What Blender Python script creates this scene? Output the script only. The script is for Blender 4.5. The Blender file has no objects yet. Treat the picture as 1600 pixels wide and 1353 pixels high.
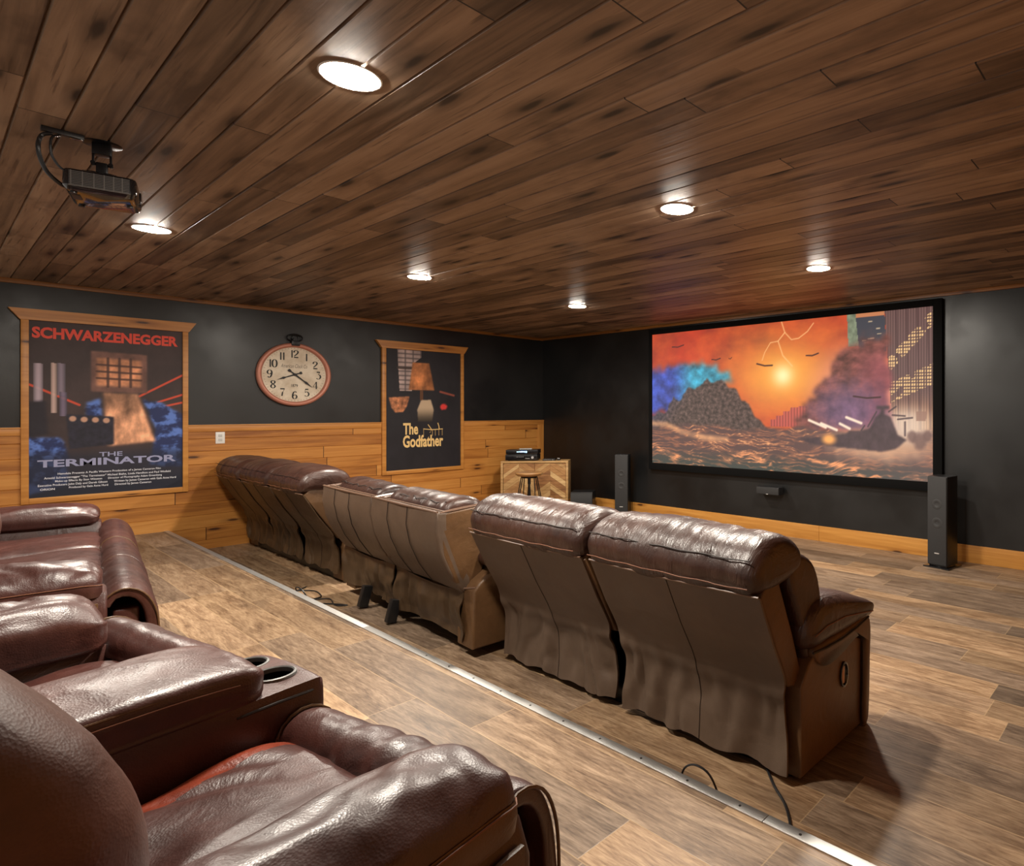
import bpy, bmesh, math, random
import numpy as np
from mathutils import Vector, Matrix, noise as mnoise

random.seed(7)
SC = bpy.context.scene
COL = SC.collection
R = math.radians

# ------------------------------------------------------------------ camera, world, exposure
EXPO = 0.15
FPX = 953.8                                   # focal length in pixels of the 1600 x 1353 frame
cam_d = bpy.data.cameras.new('camera')
cam_d.sensor_width = 36.0
cam_d.sensor_fit = 'HORIZONTAL'
cam_d.lens = FPX * 36.0 / 1600.0
cam_d.shift_x = (800 - 1110) / 1600.0
cam_d.shift_y = (641.5 - 676.5) / 1600.0
cam_d.clip_start = 0.02
cam = bpy.data.objects.new('camera', cam_d)
cam.location = (7.94, 0.0, 1.42)
cam.rotation_euler = (R(90), 0, R(37.51))
COL.objects.link(cam)
SC.camera = cam

wd = bpy.data.worlds.new('world')
wd.use_nodes = True
wd.node_tree.nodes['Background'].inputs[0].default_value = (0.5, 0.45, 0.40, 1)
wd.node_tree.nodes['Background'].inputs[1].default_value = 1.05
SC.world = wd
SC.view_settings.view_transform = 'Standard'
SC.view_settings.look = 'None'
SC.view_settings.exposure = EXPO
SC.view_settings.gamma = 1.0
SC.view_settings.use_curve_mapping = False
LAMP = 830.0
LAMP_COL = (1.0, 0.91, 0.79)

# room measures (metres)
RX, RY0, RY, RH, PZ, PY = 8.6, -1.2, 6.014, 2.554, 0.23, 1.522

# ------------------------------------------------------------------ node helper
class NT:
    def __init__(self, name):
        self.m = bpy.data.materials.new(name)
        self.m.use_nodes = True
        self.t = self.m.node_tree
        self.b = self.t.nodes['Principled BSDF']
    def set(self, sock, v):
        if isinstance(v, bpy.types.NodeSocket):
            self.t.links.new(v, sock)
        elif v is not None:
            if isinstance(v, (tuple, list)) and len(v) == 3 and sock.type == 'RGBA':
                v = (*v, 1)
            sock.default_value = v
    def node(self, typ, ins=None, **kw):
        n = self.t.nodes.new(typ)
        for k, v in kw.items():
            setattr(n, k, v)
        for k, v in (ins or {}).items():
            self.set(n.inputs[k], v)
        return n
    def math(self, op, a, b=None, c=None, clamp=False):
        n = self.node('ShaderNodeMath', {0: a}, operation=op, use_clamp=clamp)
        if b is not None: self.set(n.inputs[1], b)
        if c is not None: self.set(n.inputs[2], c)
        return n.outputs[0]
    def obj(self):
        return self.node('ShaderNodeTexCoord').outputs['Object']
    def xyz(self, v):
        s = self.node('ShaderNodeSeparateXYZ', {0: v})
        return s.outputs[0], s.outputs[1], s.outputs[2]
    def comb(self, x=0.0, y=0.0, z=0.0):
        return self.node('ShaderNodeCombineXYZ', {0: x, 1: y, 2: z}).outputs[0]
    def scale(self, v, s):
        n = self.node('ShaderNodeVectorMath', {0: v}, operation='MULTIPLY')
        n.inputs[1].default_value = s
        return n.outputs[0]
    def noise(self, v, scale, detail=3.0, rough=0.5, dist=0.0):
        return self.node('ShaderNodeTexNoise', {'Vector': v, 'Scale': scale, 'Detail': detail, 'Roughness': rough, 'Distortion': dist}).outputs[0]
    def vor(self, v, scale, feature='F1', rnd=1.0):
        return self.node('ShaderNodeTexVoronoi', {'Vector': v, 'Scale': scale, 'Randomness': rnd}, feature=feature).outputs['Distance']
    def white(self, v, dim='2D'):
        n = self.node('ShaderNodeTexWhiteNoise', noise_dimensions=dim)
        self.set(n.inputs['W' if dim == '1D' else 'Vector'], v)
        return n.outputs['Value']
    def ramp(self, f, stops, interp='LINEAR'):
        n = self.node('ShaderNodeValToRGB', {0: f})
        cr = n.color_ramp
        cr.interpolation = interp
        while len(cr.elements) < len(stops):
            cr.elements.new(0.5)
        for e, (p, c) in zip(cr.elements, stops):
            e.position = p
            e.color = (*c, 1) if isinstance(c, (tuple, list)) else (c, c, c, 1)
        return n.outputs[0]
    def mix(self, f, a, b, mode='MIX'):
        n = self.node('ShaderNodeMix', data_type='RGBA', blend_type=mode)
        self.set(n.inputs[0], f); self.set(n.inputs[6], a); self.set(n.inputs[7], b)
        return n.outputs[2]
    def smooth(self, v, a, b, lo=0.0, hi=1.0):
        n = self.node('ShaderNodeMapRange', {0: v, 1: a, 2: b, 3: lo, 4: hi}, interpolation_type='SMOOTHSTEP')
        return n.outputs[0]
    def bump(self, h, strength=0.3, dist=0.01, normal=None):
        n = self.node('ShaderNodeBump', {'Height': h, 'Strength': strength, 'Distance': dist})
        if normal is not None: self.set(n.inputs['Normal'], normal)
        return n.outputs[0]
    def out(self, color=None, rough=None, normal=None, metal=None, spec=None, coat=None, coat_rough=None, emis=None, emis_s=None):
        for k, v in (('Base Color', color), ('Roughness', rough), ('Normal', normal), ('Metallic', metal), ('Specular IOR Level', spec),
                     ('Coat Weight', coat), ('Coat Roughness', coat_rough), ('Emission Color', emis), ('Emission Strength', emis_s)):
            if v is not None: self.set(self.b.inputs[k], v)
        return self.m

def srgb(*c):
    c = [x / 255.0 for x in c]
    return tuple(x / 12.92 if x <= 0.04045 else ((x + 0.055) / 1.055) ** 2.4 for x in c)

def plain(name, c, rough=0.5, metal=0.0, spec=0.5, coat=None, bump=None):
    n = NT(name)
    nm = None
    if bump:
        nm = n.bump(n.noise(n.obj(), bump[0], 4), bump[1], 0.002)
    return n.out(c, rough, nm, metal, spec, coat)

def glow(name, c, s):
    n = NT(name)
    return n.out((0.8, 0.8, 0.8), 0.5, emis=c, emis_s=s)

def planks(n, u, v, w, L, grain=(1.4, 26.0)):
    """cell value, grain, knots, fract across, fract along of boards laid along u, w wide"""
    vi = n.math('FLOOR', n.math('DIVIDE', v, w))
    r1 = n.white(n.math('ADD', vi, 0.37), '1D')
    uu = n.math('ADD', n.math('DIVIDE', u, L), n.math('MULTIPLY', r1, 7.31))
    ui = n.math('FLOOR', uu)
    cell = n.white(n.comb(vi, ui, 0.0), '2D')
    cell2 = n.white(n.comb(ui, vi, 0.5), '2D')
    fv = n.math('FRACT', n.math('DIVIDE', v, w))
    fu = n.math('FRACT', uu)
    gv = n.comb(n.math('ADD', n.math('MULTIPLY', u, grain[0]), n.math('MULTIPLY', cell, 41.0)),
                n.math('ADD', n.math('MULTIPLY', v, grain[1]), n.math('MULTIPLY', cell2, 23.0)),
                n.math('MULTIPLY', cell, 9.0))
    return cell, cell2, gv, fv, fu

def knots(n, u, v, cell, sx, sy, thr, keep_over=0.45):
    """dark eyes where the distorted voronoi distance is small; only some cells carry one"""
    kv = n.comb(n.math('ADD', n.math('MULTIPLY', u, sx), n.math('MULTIPLY', cell, 17.0)), n.math('MULTIPLY', v, sy), 0.0)
    wob = n.noise(n.scale(kv, (3, 3, 3)), 1.0, 2)
    d = n.node('ShaderNodeTexVoronoi', {'Vector': kv, 'Scale': 1.0}, voronoi_dimensions='2D')
    keep = n.math('GREATER_THAN', n.node('ShaderNodeSeparateColor', {0: d.outputs['Color']}).outputs[0], keep_over)
    dd = n.math('ADD', d.outputs['Distance'], n.math('MULTIPLY', n.math('SUBTRACT', wob, 0.5), thr * 0.9))
    k = n.smooth(dd, thr * 0.35, thr, 1.0, 0.0)
    halo = n.smooth(dd, thr * 0.6, thr * 2.6, 1.0, 0.0)
    return n.math('MULTIPLY', k, keep), n.math('MULTIPLY', halo, keep)

# ------------------------------------------------------------------ materials
def mk_ceiling():
    n = NT('stained_ceiling_boards')
    x, y, z = n.xyz(n.obj())
    v = n.math('SUBTRACT', y, 0.229 - 0.134 * 30)
    cell, c2, gv, fv, fu = planks(n, x, v, 0.134, 2.6, (1.1, 20.0))
    g = n.noise(gv, 1.0, 5, 0.6, 0.6)
    g2 = n.noise(n.scale(gv, (2.2, 3.0, 1)), 1.0, 3, 0.6)
    base = n.ramp(n.math('ADD', n.math('MULTIPLY', g, 0.7), n.math('MULTIPLY', cell, 0.3)),
                  [(0.28, (0.068, 0.043, 0.027)), (0.44, (0.180, 0.118, 0.075)), (0.58, (0.285, 0.190, 0.122)), (0.80, (0.43, 0.305, 0.205))])
    blot = n.noise(n.comb(n.math('MULTIPLY', x, 2.2), n.math('MULTIPLY', v, 4.0), cell), 1.0, 4, 0.6)
    base = n.mix(n.smooth(blot, 0.50, 0.74), base, n.mix(0.62, base, (0.05, 0.026, 0.015)))
    k, h = knots(n, x, v, cell, 1.6, 7.45, 0.16, 0.62)
    base = n.mix(n.math('MULTIPLY', h, 0.5), base, (0.022, 0.010, 0.005))
    base = n.mix(n.math('MULTIPLY', k, 0.9), base, (0.010, 0.005, 0.003))
    base = n.mix(n.math('MULTIPLY', n.smooth(g2, 0.58, 0.70), 0.55), base, (0.035, 0.018, 0.010))
    joint = n.math('LESS_THAN', n.math('MINIMUM', fu, n.math('SUBTRACT', 1.0, fu)), 0.0011)
    base = n.mix(joint, base, (0.006, 0.003, 0.002))
    nm = n.bump(n.math('SUBTRACT', g, n.math('MULTIPLY', joint, 1.0)), 0.15, 0.004)
    return n.out(base, n.ramp(g, [(0.2, 0.38), (0.8, 0.55)]), nm, spec=0.45)

def mk_pine(name, horiz, w, L, off=0.0, bright=1.0, yel=1.0):
    """amber stained pine; horiz: which axis runs along the boards ('y' or 'x' or 'z')"""
    n = NT(name)
    x, y, z = n.xyz(n.obj())
    u, v = {'y': (y, z), 'x': (x, z), 'z': (z, n.math('ADD', y, x))}[horiz]
    v = n.math('ADD', v, 4.0 * w - off)
    cell, c2, gv, fv, fu = planks(n, u, v, w, L, (1.3, 22.0))
    g = n.noise(gv, 1.0, 4, 0.55, 0.8)
    b = bright
    base = n.ramp(n.math('ADD', n.math('MULTIPLY', g, 0.72), n.math('MULTIPLY', cell, 0.28)),
                  [(0.24, (0.24 * b, 0.078 * b * yel, 0.014 * b * yel)), (0.45, (0.44 * b, 0.175 * b * yel, 0.034 * b * yel)), (0.63, (0.54 * b, 0.235 * b * yel, 0.052 * b * yel)), (0.85, (0.63 * b, 0.315 * b * yel, 0.085 * b * yel))])
    k, h = knots(n, u, v, cell, 1.7, 7.4, 0.11, 0.6)
    base = n.mix(n.math('MULTIPLY', h, 0.45), base, (0.16 * b, 0.045 * b, 0.010 * b))
    base = n.mix(n.math('MULTIPLY', k, 0.92), base, (0.045, 0.014, 0.005))
    if L < 50:
        joint = n.math('LESS_THAN', n.math('MINIMUM', fu, n.math('SUBTRACT', 1.0, fu)), 0.0016)
        base = n.mix(joint, base, (0.05, 0.016, 0.005))
    nm = n.bump(g, 0.12, 0.003)
    return n.out(base, 0.42, nm, spec=0.45)

def mk_floor():
    n = NT('oak_look_floor_boards')
    x, y, z = n.xyz(n.obj())
    v = n.math('ADD', y, 6.0 * 0.196 - 1.07 + 0.196 * 4)
    cell, c2, gv, fv, fu = planks(n, x, v, 0.196, 1.24, (2.2, 15.0))
    g = n.noise(gv, 1.0, 6, 0.66, 1.4)
    fine = n.noise(n.scale(gv, (7.0, 9.0, 1.0)), 1.0, 4, 0.65)
    f = n.math('ADD', n.math('MULTIPLY', g, 0.55), n.math('MULTIPLY', fine, 0.42))
    tan = n.ramp(f, [(0.33, (0.115, 0.060, 0.029)), (0.46, (0.27, 0.165, 0.089)), (0.60, (0.46, 0.31, 0.180))])
    grey = n.ramp(f, [(0.33, (0.070, 0.045, 0.030)), (0.46, (0.165, 0.112, 0.074)), (0.60, (0.30, 0.215, 0.148))])
    base = n.mix(n.smooth(cell, 0.15, 0.95), grey, tan)
    base = n.mix(1.0, base, n.ramp(c2, [(0.0, (0.60, 0.60, 0.60)), (1.0, (1.20, 1.20, 1.20))]), 'MULTIPLY')
    blot = n.noise(n.comb(n.math('MULTIPLY', x, 1.7), n.math('MULTIPLY', v, 4.0), n.math('MULTIPLY', cell, 8.0)), 1.0, 3)
    base = n.mix(n.smooth(blot, 0.50, 0.76, 0.0, 0.55), base, (0.072, 0.043, 0.026))
    e = n.math('MINIMUM', n.math('MULTIPLY', n.math('MINIMUM', fv, n.math('SUBTRACT', 1.0, fv)), 0.196),
               n.math('MULTIPLY', n.math('MINIMUM', fu, n.math('SUBTRACT', 1.0, fu)), 1.24))
    line = n.smooth(e, 0.0012, 0.0030, 1.0, 0.0)
    base = n.mix(n.math('MULTIPLY', line, 0.45), base, (0.44, 0.30, 0.16))
    nm = n.bump(n.math('SUBTRACT', fine, line), 0.16, 0.003)
    return n.out(base, n.ramp(fine, [(0.3, 0.36), (0.8, 0.5)]), nm, spec=0.4)

def mk_wall():
    n = NT('black_wall_paint')
    o = n.obj()
    a = n.noise(o, 1.3, 4, 0.6)
    b = n.noise(n.scale(o, (1, 1, 0.35)), 22.0, 3, 0.6)
    base = n.mix(n.smooth(a, 0.35, 0.7), (0.0050, 0.0052, 0.0055), (0.0086, 0.0087, 0.0089))
    nm = n.bump(n.math('ADD', b, n.math('MULTIPLY', n.noise(o, 160.0, 2), 0.5)), 0.10, 0.004)
    return n.out(base, n.smooth(a, 0.3, 0.7, 0.34, 0.50), nm, spec=0.5)

def mk_leather(name, dark, mid, light, rough=0.34, grain=230.0, wr=9.0, wamt=0.35, streak=None, spec=0.5):
    n = NT(name)
    o = n.obj()
    big = n.noise(o, 3.2, 4, 0.6, 0.5)
    mo = n.noise(o, 26.0, 3, 0.6)
    f = n.math('ADD', n.math('MULTIPLY', big, 0.75), n.math('MULTIPLY', mo, 0.25))
    base = n.ramp(f, [(0.34, dark), (0.52, mid), (0.70, light)])
    gr = n.vor(o, grain, 'SMOOTH_F1') if False else n.vor(o, grain)
    w1 = n.noise(n.scale(o, streak or (1, 1, 1)), wr, 4, 0.55, 1.2)
    rid = n.math('ABSOLUTE', n.math('SUBTRACT', w1, 0.5))
    nm = n.bump(gr, 0.22, 0.0014)
    nm = n.bump(n.smooth(rid, 0.0, 0.22), wamt, 0.006, nm)
    return n.out(base, n.math('ADD', rough, n.math('MULTIPLY', n.math('SUBTRACT', mo, 0.5), 0.22)), nm, spec=spec)

M = {}
M['ceiling'] = mk_ceiling()
M['pine'] = mk_pine('amber_pine_wainscot', 'y', 0.130, 2.1, 0.091)
M['pine_cap'] = mk_pine('amber_pine_cap', 'y', 0.4, 90.0)
M['pine_z'] = mk_pine('amber_pine_post', 'z', 0.35, 90.0)
M['pine_base'] = mk_pine('honey_pine_baseboard', 'x', 0.4, 90.0, bright=1.0, yel=1.10)
M['trim_dark'] = mk_pine('brown_ceiling_trim_wood', 'x', 0.4, 90.0, bright=0.55)
M['trim_dark_y'] = mk_pine('brown_ceiling_trim_wood_side', 'y', 0.4, 90.0, bright=0.55)
M['floor'] = mk_floor()
M['wall'] = mk_wall()
M['leather'] = mk_leather('burgundy_brown_leather', (0.034, 0.0105, 0.0080), (0.062, 0.0180, 0.0130), (0.095, 0.0290, 0.0195), 0.40, 260.0, 6.0, 0.16, spec=0.75)
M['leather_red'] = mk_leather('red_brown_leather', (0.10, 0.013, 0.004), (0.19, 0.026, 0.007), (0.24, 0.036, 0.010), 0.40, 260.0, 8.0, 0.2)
M['leather_back'] = mk_leather('lightened_brown_leather', (0.044, 0.017, 0.0115), (0.078, 0.030, 0.020), (0.115, 0.046, 0.030), 0.43, 250.0, 6.0, 0.12)  # browner than the seats, and lightened in colour to replace missing light
M['leather_brown'] = mk_leather('dark_brown_leather', (0.022, 0.0085, 0.006), (0.047, 0.019, 0.0125), (0.072, 0.031, 0.020), 0.37, 210.0, 7.0, 0.30, (3.2, 0.8, 0.8), spec=0.65)
M['leather_tan'] = mk_leather('saddle_brown_leather_side', (0.075, 0.037, 0.015), (0.115, 0.057, 0.023), (0.145, 0.073, 0.030), 0.45, 210.0, 7.0, 0.12)
M['vinyl'] = mk_leather('grey_brown_back_vinyl', (0.092, 0.061, 0.042), (0.115, 0.077, 0.053), (0.135, 0.091, 0.063), 0.46, 300.0, 4.0, 0.10)
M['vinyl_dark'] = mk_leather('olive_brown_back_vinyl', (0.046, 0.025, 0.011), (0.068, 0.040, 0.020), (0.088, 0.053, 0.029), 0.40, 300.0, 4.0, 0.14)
M['piping'] = plain('pale_piping_sheen', (0.16, 0.095, 0.065), 0.35)  # pale piping; along the tray rims its paleness paints in a highlight
M['stitch'] = plain('tan_stitching', (0.20, 0.075, 0.035), 0.6)
M['stitch_dark'] = plain('dark_seam_thread', (0.012, 0.006, 0.004), 0.6)
M['black'] = plain('black_plastic', (0.010, 0.010, 0.011), 0.38, bump=(300, 0.05))
M['black_matte'] = plain('black_velvet', (0.0035, 0.0035, 0.0036), 0.9, spec=0.12)
M['speaker_cloth'] = plain('speaker_grille_cloth', (0.020, 0.020, 0.021), 0.7, bump=(700, 0.3))
M['gloss_black'] = plain('glossy_black_plastic', (0.006, 0.006, 0.007), 0.12, coat=0.6)
M['metal_black'] = plain('black_painted_steel', (0.012, 0.012, 0.013), 0.35, 0.6)
M['metal'] = plain('brushed_aluminium', (0.50, 0.49, 0.47), 0.50, 1.0)
M['steel_dark'] = plain('dark_screw_steel', (0.12, 0.11, 0.10), 0.4, 1.0)
M['white'] = plain('white_plastic', (0.72, 0.70, 0.66), 0.35)
M['badge'] = plain('silver_badge', (0.75, 0.75, 0.75), 0.3, 0.6)
M['lens'] = glow('lit_light_lens', LAMP_COL, LAMP)
M['blue_led'] = glow('blue_receiver_display', (0.15, 0.42, 1.0), 6.0)
M['latch'] = plain('amber_latch_cup', (0.42, 0.17, 0.05), 0.35)
M['cup'] = plain('black_cup_well', (0.004, 0.004, 0.004), 0.9, spec=0.1)
M['cup_ring'] = plain('grey_cup_ring', (0.15, 0.15, 0.145), 0.45, 0.3)
M['copper'] = plain('copper_clock_rim', (0.46, 0.185, 0.125), 0.42, 0.2)
M['ink'] = plain('black_print_ink', (0.010, 0.009, 0.009), 0.6)
M['ink_grey'] = plain('grey_print_ink', (0.16, 0.13, 0.10), 0.6)
M['ink_red'] = plain('red_print_ink', srgb(222, 66, 42), 0.55)
M['ink_white'] = plain('white_print_ink', srgb(225, 225, 232), 0.55)
M['ink_silver'] = plain('silver_print_ink', srgb(150, 152, 185), 0.5)
M['ink_gold'] = plain('gold_print_ink', srgb(232, 196, 130), 0.55)

# ------------------------------------------------------------------ object helpers
def link(name, me, mat=None, parent=None, smooth=True, auto=None):
    o = bpy.data.objects.new(name, me)
    COL.objects.link(o)
    if mat is not None:
        for mm in (mat if isinstance(mat, (list, tuple)) else [mat]):
            me.materials.append(mm)
    if parent is not None:
        o.parent = parent
    if smooth:
        me.polygons.foreach_set('use_smooth', [True] * len(me.polygons))
        if auto is not None:
            me.set_sharp_from_angle(angle=R(auto))
    return o

def tag(o, label, cat, group=None):
    o['label'] = label
    o['category'] = cat
    if group: o['group'] = group
    return o

def thing(name, label, cat, loc=(0, 0, 0), rz=0.0, group=None):
    o = bpy.data.objects.new(name, None)
    o.empty_display_size = 0.1
    o.location = loc
    o.rotation_euler = (0, 0, rz)
    COL.objects.link(o)
    return tag(o, label, cat, group)

def struct(o):
    o['kind'] = 'structure'
    return o

def mesh_pydata(name, v, f):
    me = bpy.data.meshes.new(name)
    me.from_pydata([tuple(p) for p in v], [], f)
    me.update()
    return me

class MB:
    """collects shapes into one mesh"""
    def __init__(self):
        self.v, self.f, self.mi = [], [], []
    def add(self, v, f, mi=0):
        b = len(self.v)
        self.v += [tuple(p) for p in v]
        self.f += [tuple(i + b for i in q) for q in f]
        self.mi += [mi] * len(f)
        return self
    def box(self, x0, x1, y0, y1, z0, z1, mi=0, M4=None):
        p = [(x, y, z) for z in (z0, z1) for y in (y0, y1) for x in (x0, x1)]
        if M4 is not None: p = [tuple(M4 @ Vector(q)) for q in p]
        return self.add(p, [(0, 2, 3, 1), (4, 5, 7, 6), (0, 1, 5, 4), (2, 6, 7, 3), (0, 4, 6, 2), (1, 3, 7, 5)], mi)
    def rbox(self, x0, x1, y0, y1, z0, z1, r=0.01, seg=2, mi=0, M4=None):
        bm = bmesh.new()
        bmesh.ops.create_cube(bm, size=1.0)
        for q in bm.verts:
            q.co = Vector(((x0 + x1) / 2 + q.co.x * (x1 - x0), (y0 + y1) / 2 + q.co.y * (y1 - y0), (z0 + z1) / 2 + q.co.z * (z1 - z0)))
        bmesh.ops.bevel(bm, geom=bm.edges[:], offset=r, segments=seg, profile=0.6, affect='EDGES')
        bm.verts.ensure_lookup_table()
        bm.verts.index_update()
        v = [(M4 @ q.co if M4 is not None else q.co.copy()) for q in bm.verts]
        f = [[q.index for q in p.verts] for p in bm.faces]
        bm.free()
        return self.add(v, f, mi)
    def cyl(self, c, r, h, n=32, axis='z', r2=None, mi=0, cap=True):
        r2 = r if r2 is None else r2
        v = []
        for k, rr in ((0, r), (1, r2)):
            for i in range(n):
                a = 2 * math.pi * i / n
                p = (rr * math.cos(a), rr * math.sin(a), k * h)
                p = {'z': p, 'x': (p[2], p[0], p[1]), 'y': (p[1], p[2], p[0])}[axis]
                v.append((c[0] + p[0], c[1] + p[1], c[2] + p[2]))
        f = [(i, (i + 1) % n, n + (i + 1) % n, n + i) for i in range(n)]
        if cap:
            f += [tuple(range(n - 1, -1, -1)), tuple(range(n, 2 * n))]
        return self.add(v, f, mi)
    def lathe(self, c, prof, n=40, axis='z', mi=0, close=False):
        v, m = [], len(prof)
        for i in range(n):
            a = 2 * math.pi * i / n
            for r, h in prof:
                p = (r * math.cos(a), r * math.sin(a), h)
                p = {'z': p, 'x': (p[2], p[0], p[1]), 'y': (p[1], p[2], p[0])}[axis]
                v.append((c[0] + p[0], c[1] + p[1], c[2] + p[2]))
        f = []
        for i in range(n):
            j = (i + 1) % n
            for k in range(m if close else m - 1):
                l = (k + 1) % m
                f.append((i * m + k, j * m + k, j * m + l, i * m + l))
        return self.add(v, f, mi)
    def tube(self, pts, r, n=8, closed=False, mi=0):
        pts = [Vector(p) for p in pts]
        v, k = [], len(pts)
        up = Vector((0.123, 0.271, 0.955)).normalized()
        for i, p in enumerate(pts):
            a = pts[(i - 1) % k] if (closed or i > 0) else p
            b = pts[(i + 1) % k] if (closed or i < k - 1) else p
            t = (b - a)
            t = t.normalized() if t.length > 1e-9 else Vector((1, 0, 0))
            s = t.cross(up)
            s = s.normalized() if s.length > 1e-6 else Vector((1, 0, 0))
            w = s.cross(t)
            rr = r(i / max(1, k - 1)) if callable(r) else r
            for j in range(n):
                g = 2 * math.pi * j / n
                v.append(p + s * (rr * math.cos(g)) + w * (rr * math.sin(g)))
        f = []
        for i in range(k if closed else k - 1):
            i2 = (i + 1) % k
            for j in range(n):
                j2 = (j + 1) % n
                f.append((i * n + j, i * n + j2, i2 * n + j2, i2 * n + j))
        if not closed:
            f += [tuple(range(n - 1, -1, -1)), tuple(range((k - 1) * n, k * n))]
        return self.add(v, f, mi)
    def build(self, name, mat, parent=None, smooth=True, auto=40):
        me = mesh_pydata(name, self.v, self.f)
        me.polygons.foreach_set('material_index', self.mi)
        bm = bmesh.new(); bm.from_mesh(me)
        bmesh.ops.recalc_face_normals(bm, faces=bm.faces[:])
        bm.to_mesh(me); bm.free()
        return link(name, me, mat, parent, smooth, auto)

def catmull(pts, n, closed=True):
    """resample a 2D/3D polyline smoothly to n points"""
    P = [np.array(p, float) for p in pts]
    k = len(P)
    out = []
    segs = k if closed else k - 1
    for s in range(n):
        t = s / n * segs if closed else s / (n - 1) * segs
        i = min(int(t), segs - 1)
        u = t - i
        if closed:
            a, b, c, d = P[(i - 1) % k], P[i % k], P[(i + 1) % k], P[(i + 2) % k]
        else:
            a, b, c, d = P[max(i - 1, 0)], P[i], P[i + 1], P[min(i + 2, k - 1)]
        out.append(0.5 * ((2 * b) + (c - a) * u + (2 * a - 5 * b + 4 * c - d) * u * u + (3 * b - a - 3 * c + d) * u ** 3))
    return out

def even(pts, n, closed=True):
    """catmull then equal arc length"""
    q = np.array(catmull(pts, n * 6, closed))
    if closed: q = np.vstack([q, q[:1]])
    d = np.r_[0, np.cumsum(np.linalg.norm(np.diff(q, axis=0), axis=1))]
    s = np.linspace(0, d[-1], n + 1 if closed else n)
    r = np.stack([np.interp(s, d, q[:, i]) for i in range(q.shape[1])], 1)
    return r[:-1] if closed else r

def loft(prof, a0, a1, na=24, npf=48, rnd=0.05, axes='xyz', disp=None, bow=None, sharp=False):
    """pillow: closed profile (2D, counter-clockwise) carried along an axis from a0 to a1, its ends rounded by rnd.
    axes 'xyz': length along x, profile in (y,z); 'yxz': length along y, profile in (x,z). prof may be a function of t."""
    fn = prof if callable(prof) else (lambda t: prof)
    r0, r1 = (rnd if isinstance(rnd, tuple) else (rnd, rnd))
    L = abs(a1 - a0)
    st = []
    for k in range(5):
        if r0 > 0: st.append(r0 * (1 - math.cos(math.pi / 2 * k / 5)))
    st += list(np.linspace(r0, L - r1, na))
    for k in range(4, -1, -1):
        if r1 > 0: st.append(L - r1 * (1 - math.cos(math.pi / 2 * k / 5)))
    rings = []
    sg = 1 if a1 > a0 else -1
    for s in st:
        t = s / L
        p = np.array(fn(t), float)
        p = np.array(p if sharp else even(p, npf))
        if np.sum(p[:, 0] * np.roll(p[:, 1], -1) - np.roll(p[:, 0], -1) * p[:, 1]) < 0: p = p[::-1]
        ins = 0.0
        if r0 > 0 and s < r0: ins = r0 * (1 - math.sqrt(max(0, 1 - (1 - s / r0) ** 2)))
        if r1 > 0 and s > L - r1: ins = r1 * (1 - math.sqrt(max(0, 1 - (1 - (L - s) / r1) ** 2)))
        tg = np.roll(p, -1, 0) - np.roll(p, 1, 0)
        tg /= np.linalg.norm(tg, axis=1)[:, None] + 1e-9
        nr = np.stack([tg[:, 1], -tg[:, 0]], 1)
        if sharp:
            p = p - nr * ins
        elif ins > 0:
            lo, hi = p.min(0), p.max(0)
            ce, hf = (lo + hi) / 2, (hi - lo) / 2
            p = ce + (p - ce) * (1 - np.minimum(ins, hf * 0.86 * min(1.0, ins / max(r0, r1))) / hf)[None]
        if bow is not None:
            p = p + nr * bow(t)[:, None] if not np.isscalar(bow(t)) else p + nr * bow(t)
        rings.append([(a0 + sg * s, q[0], q[1]) for q in p])
    m = len(rings[0])
    def ax(q):
        a, b, c = q
        return {'xyz': (a, b, c), 'yxz': (b, a, c), 'zxy': (b, c, a)}[axes]
    v = [ax(q) for r_ in rings for q in r_]
    f = []
    for i in range(len(rings) - 1):
        for j in range(m):
            j2 = (j + 1) % m
            f.append((i * m + j, i * m + j2, (i + 1) * m + j2, (i + 1) * m + j))
    f.append(tuple(range(m)))
    f.append(tuple(range((len(rings) - 1) * m, len(rings) * m)))
    me = mesh_pydata('loft', v, f)
    bm = bmesh.new(); bm.from_mesh(me)
    bmesh.ops.recalc_face_normals(bm, faces=bm.faces[:])
    bm.normal_update()
    if disp is not None:
        mv = [(q, q.normal.copy() * disp(q.co, q.normal)) for q in bm.verts]
        for q, d in mv: q.co += d
    bm.to_mesh(me); bm.free()
    return me

def nz(p, s=(1, 1, 1), o=0.0):
    return mnoise.noise(Vector((p[0] * s[0] + o, p[1] * s[1] + o * 0.7, p[2] * s[2] - o)))

def ridge(p, s, o=0.0, w=0.35):
    q = Vector((p[0] * s[0] + o, p[1] * s[1] + o * 0.7, p[2] * s[2] - o))
    q += w * Vector((mnoise.noise(q * 0.7 + Vector((5, 1, 2))), mnoise.noise(q * 0.7 + Vector((1, 9, 4))), 0))
    return math.exp(-(mnoise.noise(q) / 0.22) ** 2)

def seam(pts, r, mat, parent, name='piping', n=6):
    return MB().tube(pts, r, n).build(name, mat, parent)

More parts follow.
